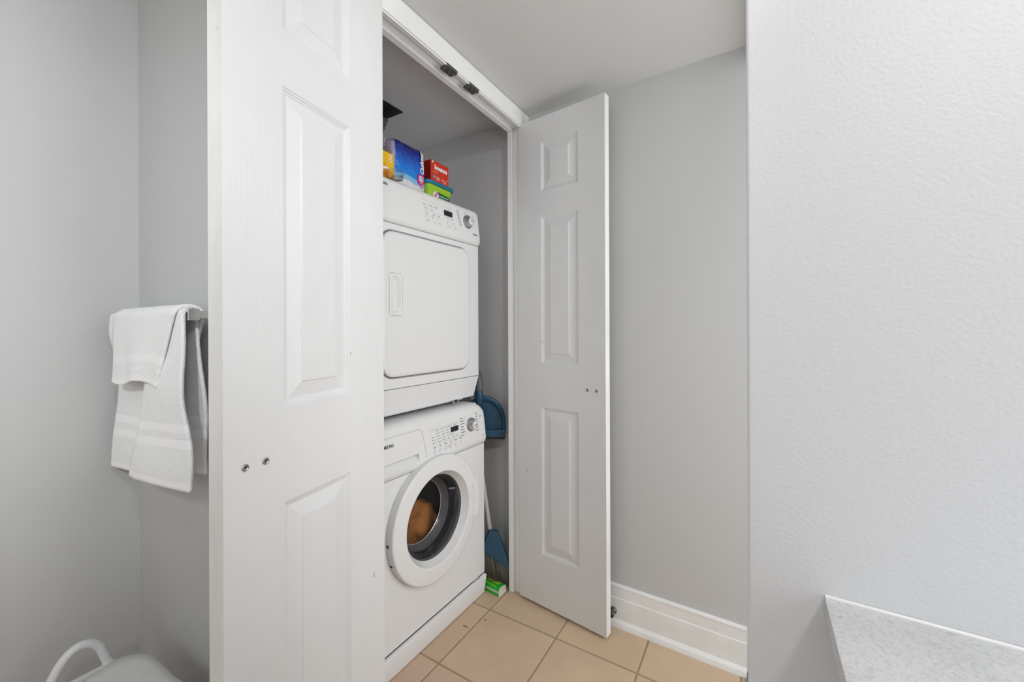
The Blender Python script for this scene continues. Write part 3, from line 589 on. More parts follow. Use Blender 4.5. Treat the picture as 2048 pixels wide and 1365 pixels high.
DP = [(1.5335, 0.006), (1.535, 0.0), (1.540, -0.0055), (1.550, -0.0085), (1.565, -0.0085), (1.60, -0.004), (1.645, 0.001), (1.672, 0.005), (1.682, 0.0085), (1.688, 0.014), (1.691, 0.022), (1.6915, 0.06)]
df = lambda x, z: interp(DP, z)
console(HD + 0.004, DP, 0.018, 'console', D, M_PLAST, shift=SH)
# dryer door with its raised rim and recessed handle
mb = MB(); pr = lambda off, y: [(x, y, z) for x, z in rrect(-0.214 + off, 0.252 - off, 0.998 + off, 1.504 - off, 0.052 - off * 0.9, 8)]
hx0, hx1, hz0, hz1 = -0.181, -0.132, 1.216, 1.354
ringstack(mb, [pr(0, 0.001), pr(0.0, -0.004), pr(0.0015, -0.0085), pr(0.006, -0.0110), pr(0.012, -0.0115)], 0, smooth=True, cap1=False)
o_ = pr(0.012, -0.0115); hole = [(x, -0.0115, z) for x, z in rrect(hx0, hx1, hz0, hz1, 0.006, 8)]
ringstack(mb, [o_, hole], 0, cap1=False)
dd = mb.build('door', M_WHITE, D, shift=SH)
mb = MB(); gr = lambda o, y: [(x, y, z) for x, z in rrect(-0.214 - o, 0.252 + o, 0.998 - o, 1.504 + o, 0.052 + o, 8)]; ringstack(mb, [gr(0.0022, 0.0), gr(-0.0005, 0.0)], 0, cap1=False); ringstack(mb, [gr(0.0065, 0.0002), gr(0.0022, 0.0002)], 1, cap1=False); ringstack(mb, [[(x, -0.0112, z) for x, z in rrect(hx0 - 0.0052, hx1 + 0.0052, hz0 - 0.0052, hz1 + 0.0052, 0.009, 4)], [(x, -0.0112, z) for x, z in rrect(hx0 - 0.0038, hx1 + 0.0038, hz0 - 0.0038, hz1 + 0.0038, 0.008, 4)]], 1, cap1=False); mb.build('door_gap_shade', [M_DARKGAP, M_GREYGAP], dd, shift=(0, -0.0006, -DB), fix=False)  # dark and grey rings painted for the shade round door and handle
mb = MB()
H0 = lambda o, y: [(x, y, z) for x, z in rrect(hx0 + o, hx1 - o, hz0 + o, hz1 - o, 0.006, 4)]
ringstack(mb, [H0(-0.004, -0.0118), H0(-0.002, -0.0135), H0(0.0006, -0.0135), H0(0.003, -0.012)], 0, smooth=True, cap1=False)
nu, nv = 32, 64
def hfn(i, j):
    u, v_ = i / nu, j / nv; x = hx0 + 0.003 + (hx1 - hx0 - 0.006) * u; z = hz0 + 0.003 + (hz1 - hz0 - 0.006) * v_
    e = 0.30 + 0.10 * math.sin(PI * v_)          # left lip, then a scoop that deepens towards the lip
    bow = sst(min(v_, 1 - v_) / 0.14)
    if u < e: return (x, -0.012 - 0.0045 * math.sin(PI * u / e) * sst(min(v_, 1 - v_) / 0.05), z)
    t = (u - e) / (1 - e); return (x, -0.012 + 0.028 * bow * (1 - t) * sst(t / 0.12), z)
mb.grid(nu, nv, hfn); mb.build('handle', M_PLAST, dd, shift=SH)
knob(D, 0.2476, 1.6253 , df, 0.0285).location.z = -DB
for x, z in ((0.0029, 1.5921), (0.0390, 1.5927), (0.0684, 1.5935), (0.1244, 1.5931), (0.1589, 1.5932)):
    button(D, x, z, df)
for o in D.children:
    if o.name.startswith('button'): o.location.z = -DB
MB().prism(rrect(0.1000, 0.1475, 1.6208, 1.6412, 0.002, 2), -0.0042, 0.004, 'y').build('display', M_SCREEN, D, shift=(0, 0, -DB))
mb = MB()
for x0, x1, z in ((-0.0235, 0.1593, 1.6555), (-0.0118, 0.0852, 1.6155)): dash(mb, x0, x1, z, z + 0.0006, 1, df)
def scribble(x, z, wd, h=0.0012, mi=1):
    q = x
    while q < x + wd: e = q + random.uniform(0.0014, 0.0028); dash(mb, q, e, z - h, z + random.choice((h * 0.5, h)), mi, df); q = e + 0.0006
for x, z in ((-0.0116, 1.6395), (0.0196, 1.6406), (0.0485, 1.6411), (-0.0074, 1.6251), (0.0237, 1.6254), (0.1065, 1.6460), (0.120, 1.6460), (0.1155, 1.6135), (0.140, 1.6125)):
    dash(mb, x - 0.0014, x + 0.0014, z - 0.0016, z + 0.0016, 0, df); scribble(x + 0.0035, z, 0.011)
    if z > 1.63: scribble(x + 0.0055, z - 0.0045, 0.010)
for x, z in ((0.0016, 1.606), (0.0389, 1.6069), (0.0661, 1.6073), (0.0047, 1.5779), (0.0416, 1.5781), (0.0694, 1.5785), (0.1274, 1.5792), (0.1614, 1.5789)): scribble(x - 0.006, z, 0.012, 0.0016)
for i in range(12): scribble(0.1790 + 0.0012 * i, 1.6610 - i * 0.0056, 0.014, 0.0014)
disc(mb, 0.2374, 1.6627, 0.0035, 1, df, r_in=0.0026); disc(mb, 0.2650, 1.6565, 0.0045, 1, df, r_in=0.0036); disc(mb, 0.2885, 1.6520, 0.0055, 1, df, r_in=0.0046); dash(mb, 0.2875, 0.2895, 1.6505, 1.6545, 0, df)
glyphs(mb, 'Dryer', 0.2936, 1.5782, 0.0125, 0, yf=df, bold=0.0004, sx=0.95)
glyphs(mb, 'SAMSUNG', -0.1775, 1.6622, 0.0135, 0, align='RIGHT', yf=df, bold=0.0005, sx=0.80)
mb.build('printed_legend', [M_PRINT, M_PRINTG], D, shift=SH, fix=False)['kind'] = 'stuff'

# ------------------------------------------------------------------ things on the dryer
TOP = 1.6918
# blue wrapped tissue pack
pk = thing('tissue_pack', 'blue plastic-wrapped pack of tissue on the dryer, beside the red box', 'tissue pack', (1.124, 1.225, TOP))
PA, PB, PC = 0.089, 0.092, 0.094
def pyf(x, z):
    a = PA * (1 - 0.10 * max(0, (z - 0.11) / 0.08) * (1 if x > 0 else 0.15)); u = min(1, abs(x) / a); q = min(1, abs((z - PC) / PC)); t = 1 - u ** 7 - q ** 7
    return -PB * max(0.0, t) ** (1 / 7) if t > 0 else 0
mb = MB(); n = 26
def sq(c):
    s = (abs(c[0]) ** 7 + abs(c[1]) ** 7 + abs(c[2]) ** 7) ** (1 / 7); c = [q / s for q in c]; z = PC + c[2] * PC
    a = PA * (1 - 0.10 * max(0, (z - 0.11) / 0.08) * (1 if c[0] > 0 else 0.15)); k = 0.0022 * noise.noise(Vector((c[0] * 4, c[1] * 4, c[2] * 4)))
    return (c[0] * a + c[0] * k, c[1] * PB + c[1] * k, z + c[2] * k)
for ax in range(3):
    for sg in (-1, 1):
        def fn(i, j):
            c = [0, 0, 0]; c[ax] = sg; c[(ax + 1) % 3] = math.tan((i / n * 2 - 1) * PI / 4); c[(ax + 2) % 3] = math.tan((j / n * 2 - 1) * PI / 4); return sq(c)
        mb.grid(n, n, fn)
mb.build('wrapper', M_PACK, pk)
mb = MB()   # gathered film at the left end
for i in range(7):
    a = i * 0.9; mb.tube([(-0.083, -0.02 + 0.012 * math.cos(a), 0.155 + 0.015 * math.sin(a)), (-0.092 - 0.006 * (i % 3), -0.02 + 0.03 * math.cos(a), 0.165 + 0.018 * math.sin(a)), (-0.098, -0.015 + 0.045 * math.cos(a), 0.165 + 0.030 * math.sin(a))], [0.007, 0.004, 0.002], 6)
mb.build('gathered_seal', mat('clear_film', (0.50, 0.46, 0.52), 0.2, coat=0.4), pk)
mb = MB(); glyphs(mb, 'Cashmere', 0.0560, 0.133, 0.031, 0, yf=pyf, bold=0.0010, shear=0.30, rot=PI / 2 + 0.02, sx=0.78, off=0.0035); mb.build('brand_lettering', M_WINK, pk, fix=False)
mb = MB(); disc(mb, 0.050, 0.060, 0.0195, 0, pyf, off=0.0030, n=28, rz=0.0225); mb.build('count_badge', M_PINK, pk, fix=False)
mb = MB(); mb.poly([(x, pyf(x, z) - 0.0036, z) for x, z in rrect(0.040, 0.062, 0.053, 0.074, 0.004, 3)], 1); glyphs(mb, '12', 0.0512, 0.0635, 0.0185, 0, yf=pyf, off=0.0042, bold=0.0005); scr = [0.044]
for i in range(5): dash(mb, 0.043 + i * 0.003, 0.045 + i * 0.003, 0.045, 0.0475, 1, pyf, off=0.0036)
mb.build('count_number', [M_NAVY, M_WINK], pk, fix=False)
mb = MB(); glyphs(mb, '2 PLY', 0.052, 0.0305, 0.0095, 0, yf=pyf, off=0.004, bold=0.0002); mb.build('ply_lettering', M_PINK, pk, fix=False)
# green tub with blue lid, red box on it
tb = thing('detergent_tub', 'lime green plastic tub with blue lid under the red box', 'tub', (1.293, 1.195, TOP))
lp = lambda hx, hy, r, z: [(x, y, z) for x, y in rrect(-hx, hx, -hy, hy, r, 5)]
mb = MB(); ringstack(mb, [lp(0.068, 0.052, 0.014, 0), lp(0.071, 0.055, 0.016, 0.004), lp(0.0755, 0.060, 0.018, 0.055), lp(0.077, 0.0615, 0.018, 0.056), lp(0.0775, 0.062, 0.018, 0.066)], 0, smooth=True, cap0=True); mb.build('tub_body', M_LIME, tb)
mb = MB(); ringstack(mb, [lp(0.084, 0.0685, 0.020, 0.066), lp(0.0855, 0.070, 0.021, 0.068), lp(0.0855, 0.070, 0.021, 0.0775), lp(0.083, 0.0675, 0.020, 0.0800), lp(0.073, 0.0575, 0.016, 0.0800), lp(0.072, 0.0565, 0.016, 0.0785)], 0, smooth=False, cap0=True); mb.build('tub_lid', M_LID, tb)
tf = lambda x, z: -(0.055 + 0.0051 * (z - 0.004) / 0.051) - 0.0002
mb = MB(); P = lambda pts, mi, off: mb.poly([(x, tf(x, z) - off, z) for x, z in pts], mi)
P([(-0.020, 0.006), (0.060, 0.008), (0.061, 0.038), (-0.018, 0.044)], 0, 0.0005); disc(mb, -0.026, 0.027, 0.0165, 1, tf, off=0.0010)
P([(-0.036, 0.026), (-0.028, 0.018), (-0.014, 0.038), (-0.018, 0.040), (-0.028, 0.026), (-0.034, 0.031)], 2, 0.0014); disc(mb, -0.026, 0.036, 0.006, 2, tf, off=0.0013, r_in=0.003)
for i in range(14): dash(mb, -0.006 + i * 0.0042, -0.003 + i * 0.0042, 0.0285, 0.0315, 1, tf, off=0.001)
for i in range(9): dash(mb, -0.006 + i * 0.0042, -0.003 + i * 0.0042, 0.0225, 0.0235, 1, tf, off=0.001)
mb.build('tub_label', [M_GREEN, M_WINK, M_PINK], tb, fix=False)
RB = TOP + 0.0785
rb = thing('dryer_sheet_box', 'red carton with white lettering standing on the green tub', 'box', (1.296, 1.188, RB))
mb = MB(); mb.box(-0.055, 0.055, -0.048, 0.048, 0.0, 0.092); o = mb.build('carton', [M_RED], rb, bevel=0.0015)
mb = MB().add([(-0.0552, -0.0465, 0.001), (-0.0552, 0.0465, 0.001), (-0.0552, 0.0465, 0.091), (-0.0552, -0.0465, 0.091)], [(0, 1, 2, 3)]); mb.build('side_panel', M_REDD, rb, fix=False)
mb = MB(); mb.add([(-0.045, -0.046, 0.0), (0.02, -0.044, 0.0), (-0.01, 0.03, 0.0055), (-0.05, 0.04, 0.0035)], [(0, 1, 2, 3)]); mb.map(lambda x, y, z: (x, y, z + 0.0925)); mb.build('torn_flap', M_BROWN, rb, fix=False)
mb = MB(); glyphs(mb, 'bounce', 0.006, 0.0665, 0.0265, 0, y=-0.048, bold=0.0013, sx=0.98)
for i in range(6): dash(mb, -0.040 + i * 0.0042, -0.0368 + i * 0.0042, 0.0465, 0.0480, 0, None, -0.048)
for r_ in range(4):
    for i in range(5 - r_ % 2): dash(mb, -0.024 + i * 0.005, -0.020 + i * 0.005, 0.027 - r_ * 0.0035, 0.0282 - r_ * 0.0035, 0, None, -0.048)
    for i in range(5 - r_ % 2): dash(mb, 0.020 + i * 0.005, 0.024 + i * 0.005, 0.024 - r_ * 0.0035, 0.0250 - r_ * 0.0035, 0, None, -0.048)
disc(mb, -0.034, 0.026, 0.0075, 1, None, -0.048); disc(mb, -0.034, 0.026, 0.0035, 0, None, -0.0483, rz=0.002); disc(mb, 0.015, 0.025, 0.003, 0, None, -0.048)
dash(mb, -0.048, -0.040, 0.082, 0.089, 0, None, -0.048); dash(mb, 0.044, 0.051, 0.032, 0.034, 0, None, -0.048)
mb.build('lettering', [M_WINK, M_LID], rb, fix=False)
# yellow carton
yb = thing('detergent_carton', 'yellow detergent carton on the dryer, left of the blue pack', 'box', (0.958, 1.145, TOP))
MB().box(-0.06, 0.063, -0.030, 0.060, 0, 0.100).build('carton', M_YEL, yb, bevel=0.0012)
mb = MB(); 
for zc in (0.088, 0.074): disc(mb, 0.0475, zc, 0.0062, 0, None, -0.030, r_in=0.0036); disc(mb, 0.0475, zc, 0.0018, 1, None, -0.030)
mb.poly([(x, -0.0304, z) for x, z in ((0.004, 0.001), (0.056, 0.001), (0.056, 0.030), (0.035, 0.040), (0.018, 0.060), (0.012, 0.030))], 2)
disc(mb, -0.004, 0.034, 0.014, 3, None, -0.0302); disc(mb, -0.002, 0.026, 0.013, 0, None, -0.0306, rz=0.005)
mb.build('printed_front', [M_WINK, M_NAVY, M_YELD, M_BROWN], yb, fix=False)
# clear cup
cp = MB(); cp.caps = False
cp.lathe([(0.0, 0.001), (0.027, 0.001), (0.0320, 0.026), (0.0335, 0.0265), (0.0325, 0.0248), (0.0315, 0.025), (0.0265, 0.0025), (0.0, 0.0025)], (0, 0, 0), (0, 0, 1), 32)
o = cp.build('measuring_cup', M_CUP, loc=(1.000, 1.086, TOP)); tag(o, 'small clear plastic cup in front of the yellow carton', 'cup')
# white scoop lying at the far left
sc = thing('plastic_scoop', 'small white plastic scoop lying before the yellow carton, beside the clear cup', 'scoop', (0.944, 1.090, TOP))
MB().tube([(0.0, 0, 0.026), (0.02, 0, 0.030), (0.035, -0.002, 0.0265)], [0.005, 0.0045, 0.002], 8).build('handle', M_WINK, sc)
MB().lathe([(0.0, 0.0), (0.014, 0.0), (0.017, 0.028), (0.0155, 0.028), (0.0125, 0.002), (0, 0.002)], (-0.014, 0, 0), (0, 0, 1), 20).build('bowl', M_WINK, sc)

# ------------------------------------------------------------------ broom, dustpan, green packet in the gap
b0, b1 = Vector((1.502, 1.035, 0.262)), Vector((1.545, 1.25, 1.27))
bq = thing('broom', 'broom with white pole, blue head and grey bristles standing beside the washer', 'broom', (1.50, 1.0, 0))
T = lambda p: tuple(Vector(p) - Vector((1.50, 1.0, 0)))
MB().tube([T(b0), T(b0 + (b1 - b0) * 0.5), T(b1)], 0.0105, 14).build('pole', M_POLE, bq)
# head: flat plate spanning along s, facing the room
sdir = Vector((0.50, -0.866, 0)); ndir = Vector((-0.866, -0.50, 0))
HC = Vector((1.500, 1.016, 0))
def hp(s, z, n): return T(HC + sdir * s + ndir * n + Vector((0, 0, z)))
outline = [(-0.016, 0.262), (0.012, 0.262), (0.022, 0.255), (0.074, 0.118), (0.076, 0.100), (0.066, 0.097), (-0.046, 0.172), (-0.050, 0.190), (-0.022, 0.255)]
mb = MB(); ringstack(mb, [[hp(s, z, -0.013) for s, z in outline], [hp(s, z, 0.008) for s, z in outline], [hp(s * 0.92 + 0.0008, z * 0.97 + 0.006, 0.013) for s, z in outline]], 0, cap0=True); mb.build('head', M_BLUEPL, bq, bevel=0.002)
mb = MB()
for i in range(34):
    for k in range(3):
        u = i / 33; s0 = -0.047 + 0.116 * u + random.uniform(-0.002, 0.002); z0 = 0.180 - 0.079 * u + 0.004; n0 = -0.008 + 0.008 * k
        s1 = s0 + 0.008 + 0.030 * u + random.uniform(-0.004, 0.004); z1 = 0.056 - 0.060 * u + random.uniform(-0.006, 0.010); z1 = max(0.002, z1)
        mb.tube([hp(s0, z0, n0), hp((s0 + s1) / 2 - 0.002, (z0 + z1) / 2, n0 * 1.1), hp(s1, z1, n0 * 1.2 + random.uniform(-0.002, 0.002))], [0.0017, 0.0016, 0.0009], 5)
o = mb.build('bristles', M_BRIST, bq); o['kind'] = 'stuff'
# dustpan
pdir = Vector((0.519, -0.855, 0)); pn = Vector((-0.855, -0.519, 0)); PC_ = Vector((1.529, 1.069, 0))
dp = thing('dustpan', 'blue dustpan with grey handle hanging beside the washer console', 'dustpan', tuple(PC_))
def dq(s, z, n): return tuple(pdir * (s - 0.010) + pn * n + Vector((0, 0, z + 0.016)))
arc = [(-0.10 * math.cos(PI * i / 18) * (1.0), 0.685 + 0.155 * math.sin(PI * i / 18) ** 0.75) for i in range(19)]
ol = [(-0.096, 0.655)] + [(s, z) for s, z in arc] + [(0.096, 0.655)]
mb = MB(); ringstack(mb, [[dq(s, z, -0.010) for s, z in ol], [dq(s, z, 0.010) for s, z in ol], [dq(s * 0.93, 0.655 + (z - 0.655) * 0.955, 0.014) for s, z in ol]], 0, cap0=True, cap1=False)
ringstack(mb, [[dq(s * 0.93, 0.655 + (z - 0.655) * 0.955, 0.014) for s, z in ol], [dq(s * 0.86, 0.655 + (z - 0.655) * 0.90, 0.011) for s, z in ol], [dq(s * 0.80, 0.655 + (z - 0.655) * 0.84, 0.002) for s, z in ol]], 0, cap1=True)
mb.build('pan', M_BLUEPL, dp)
mb = MB(); ringstack(mb, [[dq(s, z, n) for s, z, n in ((-0.095, 0.654, 0.0145), (0.095, 0.654, 0.0145), (0.098, 0.684, 0.0145), (-0.098, 0.684, 0.0145))], [dq(s, z, n) for s, z, n in ((-0.095, 0.654, 0.017), (0.095, 0.654, 0.017), (0.096, 0.680, 0.0155), (-0.096, 0.680, 0.0155))]], 0, cap0=True); mb.build('ramp', M_BLUEPL, dp)
MB().prism([(-0.094, 0.642), (0.094, 0.642), (0.094, 0.657), (-0.094, 0.657)], -0.006, 0.014, 'y').map(lambda x, y, z: dq(x, z, y)).build('lip', M_BLACK, dp)
mb = MB(); mb.tube([dq(s - 0.026, z, n) for s, z, n in ((0.0, 0.800, 0.012), (0.001, 0.835, 0.020), (0.004, 0.870, 0.022), (0.004, 0.905, 0.020), (-0.001, 0.940, 0.012), (-0.010, 0.965, 0.0), (-0.022, 0.980, -0.008))], [0.007, 0.013, 0.0165, 0.017, 0.015, 0.012, 0.008], 14); mb.build('handle', M_GREYPL, dp)
mb = MB(); mb.tube([dq(s - 0.026, z, n) for s, z, n in ((-0.01, 0.79, 0.013), (0.004, 0.81, 0.018), (0.004, 0.85, 0.021), (0.003, 0.868, 0.021))], [0.012, 0.016, 0.0175, 0.017], 14); mb.build('handle_socket', M_BLUEPL, dp)
# green packet
gp = thing('sponge_packet', 'small green and white packet on the floor under the broom', 'packet', (1.462, 0.962, 0.0006), math.radians(-6))
MB().box(0, 0.050, 0, 0.15, 0, 0.012).build('base_layer', M_PGREEN, gp, bevel=0.002)
MB().box(0.0006, 0.0494, 0.0006, 0.149, 0.012, 0.022).build('paper_band', M_PWHITE, gp, bevel=0.002)
mb = MB(); mb.prism([(0, 0.022), (0.05, 0.022), (0.048, 0.032), (0.020, 0.037), (0.003, 0.034)], 0.004, 0.145, 'y'); mb.build('top_layer', M_PGREEN, gp, bevel=0.002)
MB().prism([(0.0, 0.0), (0.05, 0.0), (0.05, 0.022), (0.048, 0.031), (0.020, 0.036), (0.003, 0.033), (0.0, 0.022)], -0.0015, 0.0005, 'y').build('end_flap', M_PWHITE, gp)
mb = MB(); mb.prism([(0.006, 0.0348), (0.026, 0.0372), (0.042, 0.0345), (0.046, 0.033), (0.026, 0.0362), (0.006, 0.0340)], 0.02, 0.09, 'y'); mb.build('yellow_print', M_PYEL, gp)

# ------------------------------------------------------------------ door stop, floor bits
ds = thing('door_stop', 'round dark metal door stop on the right baseboard', 'door stop', (xr(0.49) - 0.0135, 0.487, 0.058))
MB().lathe([(0.013, 0), (0.013, 0.004), (0.009, 0.006), (0.0085, 0.020), (0.0115, 0.022), (0.0115, 0.030), (0.009, 0.033), (0, 0.034)], (0, 0, 0), (-1, 0, 0), 20).build('peg', M_STEEL, ds)
MB().lathe([(0.010, 0.033), (0.009, 0.037), (0, 0.038)], (0, 0, 0), (-1, 0, 0), 20).build('rubber_tip', M_BLACK, ds)
for (x, y, a, l, lb) in ((1.251, 0.979, -1.45, 0.020, 'longer black hairpin lying on the tile in front of the washer'), (1.321, 0.932, -1.3, 0.008, 'tiny black crumb lying in the middle of the floor tile')):
    o = MB().tube([(-l / 2, 0, 0.0012), (0, l * 0.06, 0.0016), (l / 2, 0, 0.0012)], 0.0011, 6).build('floor_crumb', M_BLACK, loc=(x, y, 0.0004), rz=a); tag(o, lb, 'debris')

# ------------------------------------------------------------------ towel bar and towels
tbx, tbz = 0.411, 1.2010
br = thing('towel_bar', 'square chrome towel bar on the niche wall holding the towels', 'towel bar', (XB, 1.32, tbz))
O = lambda x0, x1, y0, y1, z0, z1, name, m_: MB().box(x0 - XB, x1 - XB, y0 - 1.32, y1 - 1.32, z0 - tbz, z1 - tbz).build(name, m_, br, bevel=0.0012)
O(tbx - 0.010, tbx + 0.010, 1.124, 1.583, tbz - 0.012, tbz + 0.012, 'rail', M_CHROME)
for ya, yb_ in ((1.100, 1.124), (1.583, 1.607)):
    O(tbx - 0.0115, tbx + 0.0115, ya, yb_, tbz - 0.0135, tbz + 0.0135, 'end_block', M_CHROME); O(tbx + 0.0115, XB - 0.006, ya + 0.002, yb_ - 0.002, tbz - 0.0085, tbz + 0.0085, 'post', M_CHROME)
    O(XB - 0.008, XB - 0.0005, ya - 0.008, yb_ + 0.008, tbz - 0.02, tbz + 0.02, 'wall_plate', M_CHROME)

def drape(name, nu, fn, L_f, L_r, thick, mtl, parent=None, nv=150, r=0.0155):
    """fn(u, d, front) -> (y, extra x offset, z shift); d = distance below the bar top on that side (0..1)"""
    mb = MB(); uvs = []
    def P(i, j):
        u = i / nu; v = j / nv; s = v * (L_f + PI * r + L_r)
        if s < L_f: d = (L_f - s); side = -1; x = tbx - r; z = tbz - d
        elif s < L_f + PI * r: a = (s - L_f) / r; side = 0; x = tbx - r * math.cos(a); z = tbz + r * math.sin(a) * 0.9; d = 0; at = a / PI
        else: d = s - L_f - PI * r; side = 1; x = tbx + r; z = tbz - d
        y, ox, oz = fn(u, d / (L_f if side <= 0 else L_r), side, d if side else at)
        uvs.append((u, (1 - d / L_f) if side <= 0 else (1 - d / L_r)))
        return (x + ox, y, z + oz)
    mb.grid(nu, nv, P)
    me_o = mb.build(name, mtl, parent, fix=False)
    uvl = me_o.data.uv_layers.new(name='UVMap')
    for lp_ in me_o.data.loops: uvl.data[lp_.index].uv = uvs[lp_.vertex_index]
    s_ = me_o.modifiers.new('thick', 'SOLIDIFY'); s_.thickness = thick; s_.offset = 0
    return me_o
sst = lambda t: 0 if t <= 0 else 1 if t >= 1 else t * t * (3 - 2 * t)
def fold_front(u, d, side, dm):
    # u: 0 near end, 1 far end
    nz = noise.noise(Vector((u * 3, dm * 4, side * 5 + 2)))
    if side <= 0:
        ya = 1.104 - 0.02 * min(1, d / 0.45) - 0.055 * sst((d - 0.45) / 0.55); yb = 1.25 + 0.125 * d; k = sst((d - 0.06) / 0.35); yb = yb * k + 1.40 * (1 - k)
        if u < 0.56:
            t = u / 0.56; y = ya + t * (yb - ya); ox = -0.014 * d - 0.008 * math.sin(PI * t) * d
        elif u < 0.66:
            t = (u - 0.56) / 0.10; y = yb + t * (-0.035 * k + 0.04 * (1 - k)); ox = -0.014 * d + 0.030 * t * k
        else:
            t = (u - 0.66) / 0.34; y0 = yb - 0.035 * k + 0.04 * (1 - k); y = y0 + (1.584 + 0.02 * d - y0) * t; ox = -0.014 * d + 0.030 * k - 0.010 * t * d
        ox += -0.003 + 0.006 * nz * min(1, d * 3) + 0.005 * math.sin(d * 11 + u * 2) * d * (1 if u < 0.5 else 0.4)
        oz = -(0.004 + 0.050 * u) * sst(d)
    else:
        ya = 1.14 - 0.03 * sst(d); y = ya + u * (1.585 - ya); y += 0.010 * math.sin(d * 9) * (1 - u) * d; ox = 0.005 + 0.010 * d + 0.005 * nz * d + 0.004 * math.sin(u * 9 + d * 3) * d; oz = -0.02 * u * d
    if side == 0: k = 0.5 - 0.5 * math.cos(dm * PI); y = 1.104 + u * 0.480; y += (1.14 + u * 0.445 - y) * k; ox = -0.003 + 0.008 * k
    return (y, ox, oz)
tw = drape('hand_towel', 90, fold_front, 0.376, 0.378, 0.0075, mk_terry('terry_towel', [(0.315, 0.362), (0.225, 0.275), (0.0, 0.045)]))
tag(tw, 'longer white terry towel hanging over the chrome bar', 'towel')
def fold_wash(u, d, side, dm):
    nz = noise.noise(Vector((u * 4 + 7, dm * 6, side * 3)))
    if side <= 0:
        y = 1.126 + 0.080 * d ** 0.9 + u * (0.385 - 0.095 * d); ox = -0.005 - 0.010 * d + 0.007 * nz * d + 0.004 * math.sin(u * 8 + 1) * d; oz = 0.010 * math.sin(u * 5.5) * d
    else:
        y = 1.126 + 0.085 * d ** 0.9 + u * (0.385 - 0.08 * d); ox = 0.006 + 0.005 * d + 0.002 * nz * d; oz = -0.02 * (1 - u) * d
    if side == 0: y = 1.126 + u * 0.385; ox = -0.005 + 0.011 * dm
    return (y, ox, oz)
wc_ = drape('washcloth', 60, fold_wash, 0.170, 0.125, 0.0075, mk_terry('terry_washcloth', [(0.31, 0.43), (0.0, 0.10)]), nv=110, r=0.0235)
tag(wc_, 'shorter white washcloth folded over the top of the longer towel', 'towel')

# ------------------------------------------------------------------ laundry basket with a cloth
bz = 0.33
bk = thing('laundry_basket', 'white plastic basket with arched handle in the niche corner', 'basket', (0.297, 1.203, 0))
bl = lambda hx, hy, z, r=0.07: [(x, y, z) for x, y in rrect(-hx, hx - 0.008, -hy, hy - 0.003, r, 6)]
mb = MB(); ringstack(mb, [bl(0.108, 0.200, bz - 0.012), bl(0.108, 0.200, bz), bl(0.098, 0.190, bz), bl(0.098, 0.190, bz - 0.012), bl(0.108, 0.200, bz - 0.012)], 0, cap1=False); mb.build('rim', M_BASKET, bk, bevel=0.002)
mb = MB(); ringstack(mb, [bl(0.085, 0.17, 0.002), bl(0.088, 0.173, 0.05), bl(0.084, 0.169, 0.05), bl(0.081, 0.166, 0.008)], 0, cap0=True); mb.build('tub_base', M_BASKET, bk)
lo_, hi_ = bl(0.0865, 0.1715, 0.048), bl(0.102, 0.194, bz - 0.010)
def per(loop, t):
    n = len(loop); L_ = [math.dist(loop[i], loop[(i + 1) % n]) for i in range(n)]; s = t * sum(L_)
    for i in range(n):
        if s <= L_[i]: return Vector(loop[i]).lerp(Vector(loop[(i + 1) % n]), s / L_[i])
        s -= L_[i]
    return Vector(loop[0])
for i in range(26):
    t = i / 26; a, b = per(lo_, t), per(hi_, t); MB().tube([a, b], 0.0045, 6).build('slat', M_BASKET, bk)
MB().tube([per(lo_, i / 60).lerp(per(hi_, i / 60), 0.5) for i in range(61)], 0.004, 6).build('hoop', M_BASKET, bk)
hpts = [(0.045, 0.197, 0.318), (0.040, 0.200, 0.334), (0.034, 0.202, 0.356), (0.026, 0.203, 0.378), (0.012, 0.203, 0.394), (-0.006, 0.202, 0.4005), (-0.022, 0.201, 0.396), (-0.036, 0.199, 0.384), (-0.048, 0.197, 0.366), (-0.057, 0.195, 0.345), (-0.060, 0.194, 0.318)]
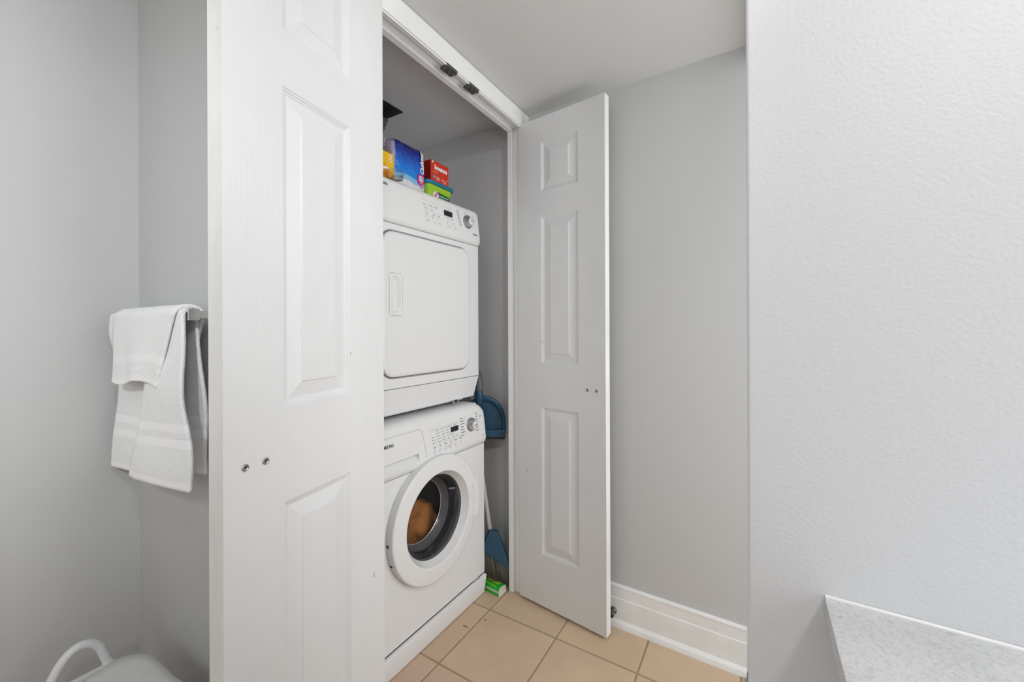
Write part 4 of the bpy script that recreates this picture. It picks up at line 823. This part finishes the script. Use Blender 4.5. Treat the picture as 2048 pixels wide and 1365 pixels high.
def smooth_path(p, k=5):
    p = [Vector(q) for q in p]; out = []
    for i in range(len(p) - 1):
        a, b, c, d = p[max(i - 1, 0)], p[i], p[i + 1], p[min(i + 2, len(p) - 1)]
        for q in range(k):
            t = q / k; out.append(0.5 * ((2 * b) + (c - a) * t + (2 * a - 5 * b + 4 * c - d) * t * t + (3 * b - a - 3 * c + d) * t ** 3))
    return out + [p[-1]]
hs = smooth_path(hpts); MB().tube(hs, [0.0095 if 4 < i < len(hs) - 5 else 0.0115 for i in range(len(hs))], 14).build('handle', M_BASKET, bk)
# cloth over the basket
mb = MB()
out = [(0.040, 0.186), (0.062, 0.181), (0.094, 0.147), (0.105, 0.110), (0.108, 0.0), (0.108, -0.19), (-0.06, -0.19), (-0.075, 0.02), (-0.012, 0.152), (0.015, 0.172)]
out = [tuple(q)[:2] for q in smooth_path([(a, b, 0) for a, b in out + out[:1]], 4)][:-1]
c0 = (0.03, 0.03)
def lay(k, z, nzs=0.0): return [(c0[0] + (a - c0[0]) * k, c0[1] + (b - c0[1]) * k, z + nzs * noise.noise(Vector((a * 18, b * 18, k * 3)))) for a, b in out]
ringstack(mb, [lay(1.0, bz - 0.085, 0.02), lay(1.01, bz - 0.03, 0.006), lay(1.005, bz - 0.001, 0.002), lay(0.985, bz + 0.006, 0.002), lay(0.75, bz + 0.008, 0.004), lay(0.4, bz + 0.009, 0.002), lay(0.02, bz + 0.009)], 0, smooth=True)
o = mb.build('folded_cloth', M_LINER, loc=(0.297, 1.203, 0)); tag(o, 'pale grey cloth spread over the white basket', 'cloth')

# ------------------------------------------------------------------ vanity
va = thing('vanity', 'vanity with pale speckled countertop against the near wall', 'vanity', (XN, -0.066, 0))
CZ = 0.85
MB().box(-0.52, -0.001, -1.2, 0.0, CZ - 0.022, CZ).build('countertop', M_COUNTER, va, bevel=0.001)
MB().prism([(0, CZ), (-0.0018, CZ), (-0.0015, CZ + 0.0010), (-0.0007, CZ + 0.0020), (0, CZ + 0.0027)], -1.2, -0.0005, 'y').map(lambda x, y, z: (x - 0.0005, y, z)).build('caulk_bead', M_CAULK, va)
MB().box(-0.48, -0.001, -1.18, -0.03, 0.0, CZ - 0.022).build('cabinet', M_CAB, va, bevel=0.002)
